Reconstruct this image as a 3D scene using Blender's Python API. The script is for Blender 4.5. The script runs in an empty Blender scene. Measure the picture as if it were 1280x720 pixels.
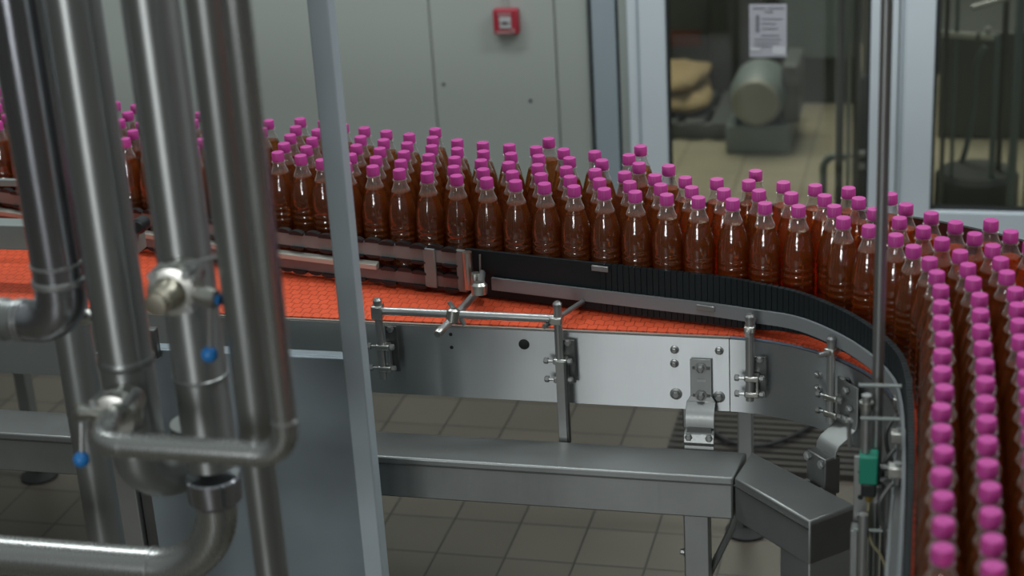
import bpy, bmesh, math, random
from mathutils import Vector, Matrix
random.seed(7)
scene = bpy.context.scene
COL = scene.collection
V = Vector

# ------------------------------------------------------------------ materials
def nt(name):
    m = bpy.data.materials.new(name); m.use_nodes = True
    t = m.node_tree
    for n in list(t.nodes): t.nodes.remove(n)
    out = t.nodes.new('ShaderNodeOutputMaterial')
    return m, t, out
def N(t, kind, **kw):
    n = t.nodes.new(kind)
    for k, v in kw.items():
        if k in n.inputs: n.inputs[k].default_value = v
        else: setattr(n, k, v)
    return n
def L_(t, a, b): t.links.new(a, b)
def c4(c): return (c[0], c[1], c[2], 1.0)
def simple(name, col, rough=.5, metal=0.0, spec=.5, noise=.12, nscale=9.0, bump=0.0):
    m, t, out = nt(name)
    p = N(t, 'ShaderNodeBsdfPrincipled'); p.inputs['Metallic'].default_value = metal
    p.inputs['Specular IOR Level'].default_value = spec
    tc = N(t, 'ShaderNodeTexCoord'); nz = N(t, 'ShaderNodeTexNoise'); nz.inputs['Scale'].default_value = nscale
    nz.inputs['Detail'].default_value = 4
    L_(t, tc.outputs['Object'], nz.inputs['Vector'])
    mx = N(t, 'ShaderNodeMix', data_type='RGBA')
    mx.inputs['A'].default_value = c4([x*(1-noise) for x in col]); mx.inputs['B'].default_value = c4([min(1, x*(1+noise)) for x in col])
    L_(t, nz.outputs['Fac'], mx.inputs['Factor']); L_(t, mx.outputs['Result'], p.inputs['Base Color'])
    mr = N(t, 'ShaderNodeMapRange'); mr.inputs['To Min'].default_value = max(.02, rough*.8); mr.inputs['To Max'].default_value = min(1, rough*1.25)
    L_(t, nz.outputs['Fac'], mr.inputs['Value']); L_(t, mr.outputs['Result'], p.inputs['Roughness'])
    if bump:
        b = N(t, 'ShaderNodeBump'); b.inputs['Strength'].default_value = bump; b.inputs['Distance'].default_value = .002
        L_(t, nz.outputs['Fac'], b.inputs['Height']); L_(t, b.outputs['Normal'], p.inputs['Normal'])
    L_(t, p.outputs[0], out.inputs[0])
    return m
def brushed(name, col, rough, stretch=(2, 2, 60), amt=.25, blotch=.2, metal=1.0, aniso=0.0):
    """steel with streaks across the stretched axis and soft blotches"""
    m, t, out = nt(name)
    p = N(t, 'ShaderNodeBsdfPrincipled'); p.inputs['Metallic'].default_value = metal
    tc = N(t, 'ShaderNodeTexCoord'); mp = N(t, 'ShaderNodeMapping'); mp.inputs['Scale'].default_value = stretch
    L_(t, tc.outputs['Object'], mp.inputs['Vector'])
    a = N(t, 'ShaderNodeTexNoise'); a.inputs['Scale'].default_value = 12; a.inputs['Detail'].default_value = 3
    L_(t, mp.outputs[0], a.inputs['Vector'])
    b = N(t, 'ShaderNodeTexNoise'); b.inputs['Scale'].default_value = 6; b.inputs['Detail'].default_value = 5
    L_(t, tc.outputs['Object'], b.inputs['Vector'])
    mx = N(t, 'ShaderNodeMix', data_type='RGBA')
    mx.inputs['A'].default_value = c4([x*(1-blotch) for x in col]); mx.inputs['B'].default_value = c4([min(1, x*(1+blotch)) for x in col])
    L_(t, b.outputs['Fac'], mx.inputs['Factor']); L_(t, mx.outputs['Result'], p.inputs['Base Color'])
    mr = N(t, 'ShaderNodeMapRange'); mr.inputs['To Min'].default_value = rough*(1-amt); mr.inputs['To Max'].default_value = rough*(1+amt)
    L_(t, a.outputs['Fac'], mr.inputs['Value']); L_(t, mr.outputs['Result'], p.inputs['Roughness'])
    if aniso:
        p.inputs['Anisotropic'].default_value = aniso
        tv = N(t, 'ShaderNodeCombineXYZ'); tv.inputs['X'].default_value = .03; tv.inputs['Z'].default_value = 1
        L_(t, tv.outputs[0], p.inputs['Tangent'])
    bp = N(t, 'ShaderNodeBump'); bp.inputs['Strength'].default_value = .05; bp.inputs['Distance'].default_value = .001
    L_(t, a.outputs['Fac'], bp.inputs['Height']); L_(t, bp.outputs['Normal'], p.inputs['Normal'])
    L_(t, p.outputs[0], out.inputs[0])
    return m
def tile_mat(name, c1, c2, grout, size, off):
    m, t, out = nt(name)
    p = N(t, 'ShaderNodeBsdfPrincipled')
    tc = N(t, 'ShaderNodeTexCoord'); mp = N(t, 'ShaderNodeMapping'); mp.inputs['Location'].default_value = (-off[0], -off[1], 0)
    L_(t, tc.outputs['Object'], mp.inputs['Vector'])
    br = N(t, 'ShaderNodeTexBrick'); br.offset = 0; br.squash = 1
    br.inputs['Scale'].default_value = 1; br.inputs['Brick Width'].default_value = size; br.inputs['Row Height'].default_value = size
    br.inputs['Mortar Size'].default_value = .0032; br.inputs['Mortar Smooth'].default_value = .3; br.inputs['Bias'].default_value = 0
    br.inputs['Color1'].default_value = c4(c1); br.inputs['Color2'].default_value = c4(c2); br.inputs['Mortar'].default_value = c4(grout)
    L_(t, mp.outputs[0], br.inputs['Vector'])
    nz = N(t, 'ShaderNodeTexNoise'); nz.inputs['Scale'].default_value = 2.2; nz.inputs['Detail'].default_value = 6
    L_(t, tc.outputs['Object'], nz.inputs['Vector'])
    mr = N(t, 'ShaderNodeMapRange'); mr.inputs['To Min'].default_value = .75; mr.inputs['To Max'].default_value = 1.25
    L_(t, nz.outputs['Fac'], mr.inputs['Value'])
    vm = N(t, 'ShaderNodeVectorMath', operation='SCALE'); L_(t, br.outputs['Color'], vm.inputs[0]); L_(t, mr.outputs[0], vm.inputs['Scale'])
    L_(t, vm.outputs[0], p.inputs['Base Color'])
    r2 = N(t, 'ShaderNodeMapRange'); r2.inputs['To Min'].default_value = .3; r2.inputs['To Max'].default_value = .55
    L_(t, nz.outputs['Fac'], r2.inputs['Value']); L_(t, r2.outputs[0], p.inputs['Roughness'])
    b = N(t, 'ShaderNodeBump'); b.invert = True; b.inputs['Strength'].default_value = .5; b.inputs['Distance'].default_value = .002
    L_(t, br.outputs['Fac'], b.inputs['Height']); L_(t, b.outputs['Normal'], p.inputs['Normal'])
    L_(t, p.outputs[0], out.inputs[0])
    return m
def belt_mat():
    """modular plastic belt: staggered links with little dark slits between them"""
    m, t, out = nt('orange_belt_plastic')
    p = N(t, 'ShaderNodeBsdfPrincipled'); p.inputs['Roughness'].default_value = .42
    tc = N(t, 'ShaderNodeTexCoord')
    uv = N(t, 'ShaderNodeUVMap'); uv.uv_map = 'UVMap'
    wv = N(t, 'ShaderNodeTexWave', bands_direction='X'); wv.inputs['Scale'].default_value = 12.6; wv.inputs['Distortion'].default_value = 0
    L_(t, uv.outputs[0], wv.inputs['Vector'])
    sx = N(t, 'ShaderNodeSeparateXYZ'); L_(t, uv.outputs[0], sx.inputs[0])
    ad = N(t, 'ShaderNodeMath', operation='MULTIPLY_ADD'); ad.inputs[1].default_value = .007
    L_(t, wv.outputs['Fac'], ad.inputs[0]); L_(t, sx.outputs['Y'], ad.inputs[2])
    cb = N(t, 'ShaderNodeCombineXYZ'); L_(t, sx.outputs['X'], cb.inputs['X']); L_(t, ad.outputs[0], cb.inputs['Y'])
    br = N(t, 'ShaderNodeTexBrick'); br.offset = .5; br.inputs['Scale'].default_value = 1
    br.inputs['Brick Width'].default_value = .021; br.inputs['Row Height'].default_value = .0254
    br.inputs['Mortar Size'].default_value = .0011; br.inputs['Mortar Smooth'].default_value = .15; br.inputs['Bias'].default_value = 0
    br.inputs['Color1'].default_value = (.78, .115, .045, 1); br.inputs['Color2'].default_value = (.72, .10, .038, 1); br.inputs['Mortar'].default_value = (.44, .052, .020, 1)
    L_(t, cb.outputs[0], br.inputs['Vector'])
    L_(t, br.outputs['Color'], p.inputs['Base Color'])
    b = N(t, 'ShaderNodeBump'); b.invert = True; b.inputs['Strength'].default_value = .8; b.inputs['Distance'].default_value = .003
    L_(t, br.outputs['Fac'], b.inputs['Height']); L_(t, b.outputs['Normal'], p.inputs['Normal'])
    L_(t, p.outputs[0], out.inputs[0])
    return m
def shell_mat():
    """thin clear PET wall: see-through with a fresnel gloss"""
    m, t, out = nt('clear_pet')
    tr = N(t, 'ShaderNodeBsdfTransparent'); tr.inputs[0].default_value = (.90, .90, .89, 1)
    gl = N(t, 'ShaderNodeBsdfGlossy'); gl.inputs['Roughness'].default_value = .07; gl.inputs['Color'].default_value = (.9, .9, .92, 1)
    cn = N(t, 'ShaderNodeTexCoord'); cz = N(t, 'ShaderNodeTexNoise'); cz.inputs['Scale'].default_value = 70; cz.inputs['Detail'].default_value = 2
    L_(t, cn.outputs['Object'], cz.inputs['Vector'])
    cb = N(t, 'ShaderNodeBump'); cb.inputs['Strength'].default_value = .2; cb.inputs['Distance'].default_value = .0025
    L_(t, cz.outputs['Fac'], cb.inputs['Height']); L_(t, cb.outputs['Normal'], gl.inputs['Normal'])
    fr = N(t, 'ShaderNodeLayerWeight'); fr.inputs['Blend'].default_value = .5
    pw = N(t, 'ShaderNodeMath', operation='POWER'); pw.inputs[1].default_value = 3.2; L_(t, fr.outputs['Facing'], pw.inputs[0])
    mx = N(t, 'ShaderNodeMixShader')
    mul = N(t, 'ShaderNodeMath', operation='MULTIPLY_ADD'); mul.inputs[1].default_value = .55; mul.inputs[2].default_value = .085; mul.use_clamp = True
    L_(t, pw.outputs[0], mul.inputs[0]); L_(t, mul.outputs[0], mx.inputs[0]); L_(t, tr.outputs[0], mx.inputs[1]); L_(t, gl.outputs[0], mx.inputs[2])
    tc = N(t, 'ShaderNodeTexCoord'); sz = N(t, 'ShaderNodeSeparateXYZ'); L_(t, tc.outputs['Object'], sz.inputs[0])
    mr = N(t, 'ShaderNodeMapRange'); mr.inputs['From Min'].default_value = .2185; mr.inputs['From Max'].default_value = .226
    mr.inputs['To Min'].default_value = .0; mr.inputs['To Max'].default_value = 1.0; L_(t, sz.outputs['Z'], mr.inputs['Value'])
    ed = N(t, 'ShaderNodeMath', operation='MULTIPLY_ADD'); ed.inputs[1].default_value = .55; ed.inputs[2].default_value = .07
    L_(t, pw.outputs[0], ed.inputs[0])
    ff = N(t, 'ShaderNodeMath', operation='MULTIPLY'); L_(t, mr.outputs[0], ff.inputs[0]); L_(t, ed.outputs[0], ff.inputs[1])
    tl = N(t, 'ShaderNodeBsdfDiffuse'); tl.inputs['Color'].default_value = (.75, .70, .66, 1)  # whitish neck haze painted in for light refracted and reflected by the wall
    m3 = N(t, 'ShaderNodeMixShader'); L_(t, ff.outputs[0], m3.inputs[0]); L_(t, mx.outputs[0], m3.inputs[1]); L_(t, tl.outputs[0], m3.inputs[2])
    L_(t, m3.outputs[0], out.inputs[0])
    return m
def liquid_mat():
    """amber drink: part refracting, part see-through, part cloudy brown"""
    m, t, out = nt('amber_drink')
    g = N(t, 'ShaderNodeBsdfRefraction'); g.inputs['IOR'].default_value = 1.2; g.inputs['Roughness'].default_value = .03
    g.inputs['Color'].default_value = (.92, .56, .28, 1)
    tr = N(t, 'ShaderNodeBsdfTransparent'); tr.inputs[0].default_value = (.93, .54, .18, 1)
    ma = N(t, 'ShaderNodeMixShader'); ma.inputs[0].default_value = .5
    L_(t, g.outputs[0], ma.inputs[1]); L_(t, tr.outputs[0], ma.inputs[2])
    df = N(t, 'ShaderNodeBsdfDiffuse'); df.inputs['Color'].default_value = (.42, .115, .020, 1)
    m1 = N(t, 'ShaderNodeMixShader'); m1.inputs[0].default_value = .28
    L_(t, ma.outputs[0], m1.inputs[1]); L_(t, df.outputs[0], m1.inputs[2])
    gl = N(t, 'ShaderNodeBsdfGlossy'); gl.inputs['Roughness'].default_value = .10
    m2 = N(t, 'ShaderNodeMixShader'); m2.inputs[0].default_value = .04; L_(t, m1.outputs[0], m2.inputs[1]); L_(t, gl.outputs[0], m2.inputs[2])
    L_(t, m2.outputs[0], out.inputs[0])
    return m
def pane_mat():
    m, t, out = nt('window_glass')
    tr = N(t, 'ShaderNodeBsdfTransparent'); tr.inputs[0].default_value = (.80, .82, .79, 1)
    gl = N(t, 'ShaderNodeBsdfGlossy'); gl.inputs['Roughness'].default_value = .03
    fr = N(t, 'ShaderNodeFresnel'); fr.inputs['IOR'].default_value = 1.45
    mx = N(t, 'ShaderNodeMixShader')
    L_(t, fr.outputs[0], mx.inputs[0]); L_(t, tr.outputs[0], mx.inputs[1]); L_(t, gl.outputs[0], mx.inputs[2])
    L_(t, mx.outputs[0], out.inputs[0])
    return m

M = dict(
    steel=brushed('brushed_stainless', (.42, .43, .42), .34, (2, 2, 60), metal=.8),
    plate=brushed('rolled_stainless_plate', (.46, .48, .48), .42, (60, 60, 2), blotch=.08, metal=.95, aniso=.95),
    beamsteel=brushed('satin_stainless', (.30, .315, .305), .42, (40, 40, 2), blotch=.2, metal=.75, aniso=.6),
    pipe=brushed('pipe_stainless', (.36, .375, .365), .38, (30, 30, 1), blotch=.10, metal=.9, aniso=.8),
    hpipe=brushed('satin_tube_stainless', (.44, .455, .44), .27, (30, 30, 1), blotch=.10, metal=.92),
    dullpipe=brushed('dull_pipe_stainless', (.29, .305, .295), .38, (30, 30, 1), blotch=.12, metal=.85, aniso=.5),
    shinypipe=brushed('polished_pipe_stainless', (.40, .41, .44), .20, (30, 30, 1), blotch=.1, aniso=.8),
    paleplate=simple('pale_steel_sheet', (.29, .34, .37), .45, .5, noise=.3, nscale=4),
    postm=simple('grey_satin_post', (.50, .57, .61), .42, .25, noise=.10, nscale=6),
    bolt=simple('bolt_steel', (.34, .35, .34), .35, .8),
    darksteel=simple('dark_steel', (.16, .165, .16), .42, .9),
    cast=simple('cast_stainless', (.50, .50, .46), .32, 1, nscale=25, bump=.2),
    black=simple('black_plastic', (.012, .014, .015), .42),
    blackgloss=simple('charcoal_guide_plastic', (.010, .016, .018), .5, spec=.3),
    rubber=simple('black_rubber', (.012, .012, .012), .6),
    wear=simple('beige_wear_strip', (.30, .27, .23), .5),
    bluewear=simple('blue_grey_wear_strip', (.16, .22, .29), .45),
    belt=belt_mat(),
    cap=simple('magenta_cap_plastic', (.50, .052, .29), .42, noise=.05),
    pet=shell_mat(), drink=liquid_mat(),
    bluep=simple('blue_knob_plastic', (.02, .20, .55), .35),
    green=simple('teal_green_plastic', (.015, .26, .17), .45),
    brass=simple('brass', (.45, .33, .10), .35, .8),
    cable=simple('beige_cable', (.28, .25, .15), .5),
    wall=simple('grey_green_wall_panel', (.44, .48, .445), .5, noise=.04, nscale=.8),
    strip=simple('blue_grey_trim', (.36, .43, .47), .45, noise=.04),
    frame=simple('white_grey_frame', (.74, .82, .87), .45, noise=.03),
    seal=simple('dark_seal', (.03, .035, .035), .6),
    glass=pane_mat(),
    red=simple('signal_red_plastic', (.40, .03, .05), .4),
    white=simple('white_print', (.50, .50, .50), .5),
    pinkprint=simple('pale_pink_print', (.42, .22, .22), .5),
    paper=simple('paper', (.55, .55, .60), .55, noise=.06, nscale=20),
    ink=simple('grey_ink', (.22, .23, .26), .6),
    sleeve=simple('painted_sleeve_glint', (.75, .77, .80), .2),
    floor=tile_mat('grey_brown_floor_tiles', (.098, .085, .066), (.115, .100, .077), (.030, .026, .021), .2, (.047, .079)),
    floor2=tile_mat('beige_floor_tiles', (.36, .33, .24), (.40, .36, .26), (.16, .14, .11), .3, (.0, .1)),
    grate=simple('dark_brown_grate', (.035, .030, .026), .5),
    machine=simple('grey_machine_paint', (.09, .10, .095), .5),
    machine2=simple('mid_grey_machine', (.20, .24, .24), .45),
    tan=simple('tan_sack', (.42, .31, .16), .8, nscale=12, bump=.4),
    chain=simple('worn_guide_steel', (.24, .25, .24), .5, .1, noise=.2, nscale=20),
    pinkchain=simple('worn_steel_painted_belt_reflection', (.19, .16, .155), .5, .2, noise=.2, nscale=20),  # worn steel, with the belt's pink reflection mixed into its base colour
    flatbar=simple('grey_flat_bar', (.21, .225, .23), .5, .0, noise=.06),
    beigebar=simple('polished_strip', (.50, .48, .42), .35, .2),
    greybar=simple('grey_painted_rail', (.20, .235, .22), .45),
    darkpanel=simple('far_dark_wall', (.055, .058, .052), .7),
    farwall=simple('far_beige_wall', (.22, .215, .17), .7),
)

# ------------------------------------------------------------------ mesh tools
ORI = {}
# the conveyor frame is drawn nearer, then scaled up about the camera, lowering it
CAM_SCALE_ON = [False]; CAM_SCALE, CAM_SCALE_DROP = 1.0236, .0587
def frame(v):
    v = V(v)
    return V((v.x*CAM_SCALE, v.y*CAM_SCALE, v.z*CAM_SCALE-CAM_SCALE_DROP)) if CAM_SCALE_ON[0] else v
def sharpen(me, ang=35):
    for p in me.polygons: p.use_smooth = True
    try: me.set_sharp_from_angle(angle=math.radians(ang))
    except Exception: pass
class MB:
    def __init__(s): s.v = []; s.f = []; s.uv = None
    def add(s, vs, fs):
        o = len(s.v); s.v += [V(v) for v in vs]; s.f += [[i+o for i in f] for f in fs]; return s
    def box(s, c, d, rot=0.0, rx=0.0, ry=0.0):
        R = Matrix.Rotation(rot, 3, 'Z') @ Matrix.Rotation(ry, 3, 'Y') @ Matrix.Rotation(rx, 3, 'X')
        vs = [V(c) + R @ V((x*d[0]/2, y*d[1]/2, z*d[2]/2)) for x in (-1, 1) for y in (-1, 1) for z in (-1, 1)]
        return s.add(vs, [(0,1,3,2),(4,6,7,5),(0,4,5,1),(2,3,7,6),(0,2,6,4),(1,5,7,3)])
    def box2(s, a, b):
        return s.box([(a[i]+b[i])/2 for i in range(3)], [abs(b[i]-a[i]) for i in range(3)])
    def tube(s, pts, r, seg=24, caps=True, radii=None):
        pts = [V(p) for p in pts]; n = len(pts)
        T = []
        for i in range(n):
            a = pts[max(0, i-1)]; b = pts[min(n-1, i+1)]
            T.append((b-a).normalized())
        up = V((0,0,1)) if abs(T[0].z) < .9 else V((1,0,0))
        u = T[0].cross(up).normalized(); rings = []
        o = len(s.v)
        for i in range(n):
            if i: u = (u - T[i]*u.dot(T[i])).normalized()
            w = T[i].cross(u).normalized()
            rr = radii[i] if radii else r
            for k in range(seg):
                a = 2*math.pi*k/seg
                s.v.append(pts[i] + (u*math.cos(a) + w*math.sin(a))*rr)
        for i in range(n-1):
            for k in range(seg):
                k2 = (k+1) % seg
                s.f.append([o+i*seg+k, o+i*seg+k2, o+(i+1)*seg+k2, o+(i+1)*seg+k])
        if caps:
            s.f.append([o+k for k in range(seg)][::-1]); s.f.append([o+(n-1)*seg+k for k in range(seg)])
        return s
    def cyl(s, a, b, r, seg=20): return s.tube([a, b], r, seg)
    def lathe(s, prof, base, axis=(0,0,1), seg=28, knurl=0):
        """prof: list of (h, r) along axis from base"""
        ax = V(axis).normalized(); up = V((0,0,1)) if abs(ax.z) < .9 else V((1,0,0))
        u = ax.cross(up).normalized(); w = ax.cross(u); o = len(s.v); n = len(prof)
        for h, r in prof:
            for k in range(seg):
                a = 2*math.pi*k/seg
                rr = max(r, 1e-5)*(1 - (knurl if (k % 2 and r > .01) else 0))
                s.v.append(V(base) + ax*h + (u*math.cos(a)+w*math.sin(a))*rr)
        for i in range(n-1):
            for k in range(seg):
                k2 = (k+1) % seg
                s.f.append([o+i*seg+k, o+i*seg+k2, o+(i+1)*seg+k2, o+(i+1)*seg+k])
        s.f.append([o+k for k in range(seg)][::-1]); s.f.append([o+(n-1)*seg+k for k in range(seg)])
        return s
    def ball(s, c, r, seg=20):
        n = 12
        return s.lathe([(-r*math.cos(math.pi*i/n), r*math.sin(math.pi*i/n)) for i in range(n+1)], c, seg=seg)
    def ribbon(s, path, sec, closed=True):
        """sweep a 2-D section (offset to the left of travel, z) along an x-y path"""
        pts = [V((p[0], p[1])) for p in path]; n = len(pts); m = len(sec); o = len(s.v)
        for i in range(n):
            a = pts[max(0, i-1)]; b = pts[min(n-1, i+1)]
            t1 = (pts[i]-a) if i else (b-pts[i]); t2 = (b-pts[i]) if i < n-1 else (pts[i]-a)
            t1.normalize(); t2.normalize(); t = (t1+t2).normalized(); nr = V((-t.y, t.x))
            k = 1/max(.5, t.dot(t2))
            for (d, z) in sec: s.v.append(V((pts[i].x + nr.x*d*k, pts[i].y + nr.y*d*k, z)))
        for i in range(n-1):
            for j in range(m if closed else m-1):
                j2 = (j+1) % m
                s.f.append([o+i*m+j, o+i*m+j2, o+(i+1)*m+j2, o+(i+1)*m+j])
        if closed:
            s.f.append([o+j for j in range(m)][::-1]); s.f.append([o+(n-1)*m+j for j in range(m)])
        return s
    def build(s, name, mat, parent=None, bevel=0.0, smooth=True, ang=35, origin=None):
        O = V((0,0,0))
        if parent is not None: O = ORI[parent.name]
        elif origin is not None: O = frame(origin)
        me = bpy.data.meshes.new(name)
        me.from_pydata([tuple(frame(v)-O) for v in s.v], [], s.f); me.update()
        bm = bmesh.new(); bm.from_mesh(me); bmesh.ops.recalc_face_normals(bm, faces=bm.faces); bm.to_mesh(me); bm.free()
        me.materials.append(mat if not isinstance(mat, str) else M[mat])
        if smooth: sharpen(me, ang)
        o = bpy.data.objects.new(name, me); COL.objects.link(o)
        if parent is not None: o.parent = parent
        elif origin is not None: o.location = O
        ORI[o.name] = O.copy()
        if bevel:
            b = o.modifiers.new('Bevel', 'BEVEL'); b.width = bevel; b.segments = 2; b.limit_method = 'ANGLE'; b.angle_limit = math.radians(50)
        return o
def thing(name, label, cat, loc, group=None):
    o = bpy.data.objects.new(name, None); COL.objects.link(o); loc = frame(loc); loc.z = max(0, loc.z); o.location = loc; o.empty_display_size = .05
    ORI[o.name] = V(loc); o['label'] = label; o['category'] = cat
    if group: o['group'] = group
    return o
def tag(o, label, cat, group=None):
    o['label'] = label; o['category'] = cat
    if group: o['group'] = group
    return o
def struct(o): o['kind'] = 'structure'; return o
def arc3(c, a, b, r0, r1, n=10):
    """quarter-like arc: from c + a*r to c + b*r (a, b unit, orthogonal)"""
    c, a, b = V(c), V(a), V(b)
    return [c + a*r0*math.cos(t) + b*r1*math.sin(t) for t in [math.pi/2*i/n for i in range(n+1)]]
def catmull(P, n=8):
    out = []
    for i in range(len(P)-1):
        p0 = V(P[max(0, i-1)]); p1 = V(P[i]); p2 = V(P[i+1]); p3 = V(P[min(len(P)-1, i+2)])
        for k in range(n):
            t = k/n
            out.append(.5*((2*p1) + (p2-p0)*t + (2*p0-5*p1+4*p2-p3)*t*t + (3*p1-p0-3*p2+p3)*t**3))
    out.append(V(P[-1])); return out
def resample(P, step):
    P = [V(p) for p in P]; out = [P[0].copy()]; acc = 0; last = P[0].copy()
    for p in P[1:]:
        seg = p-last; L = seg.length
        while acc + L >= step:
            t = (step-acc)/L; q = last + (p-last)*t; out.append(q.copy()); last = q; L = (p-last).length; acc = 0
        acc += L; last = p.copy()
    return out
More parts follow.
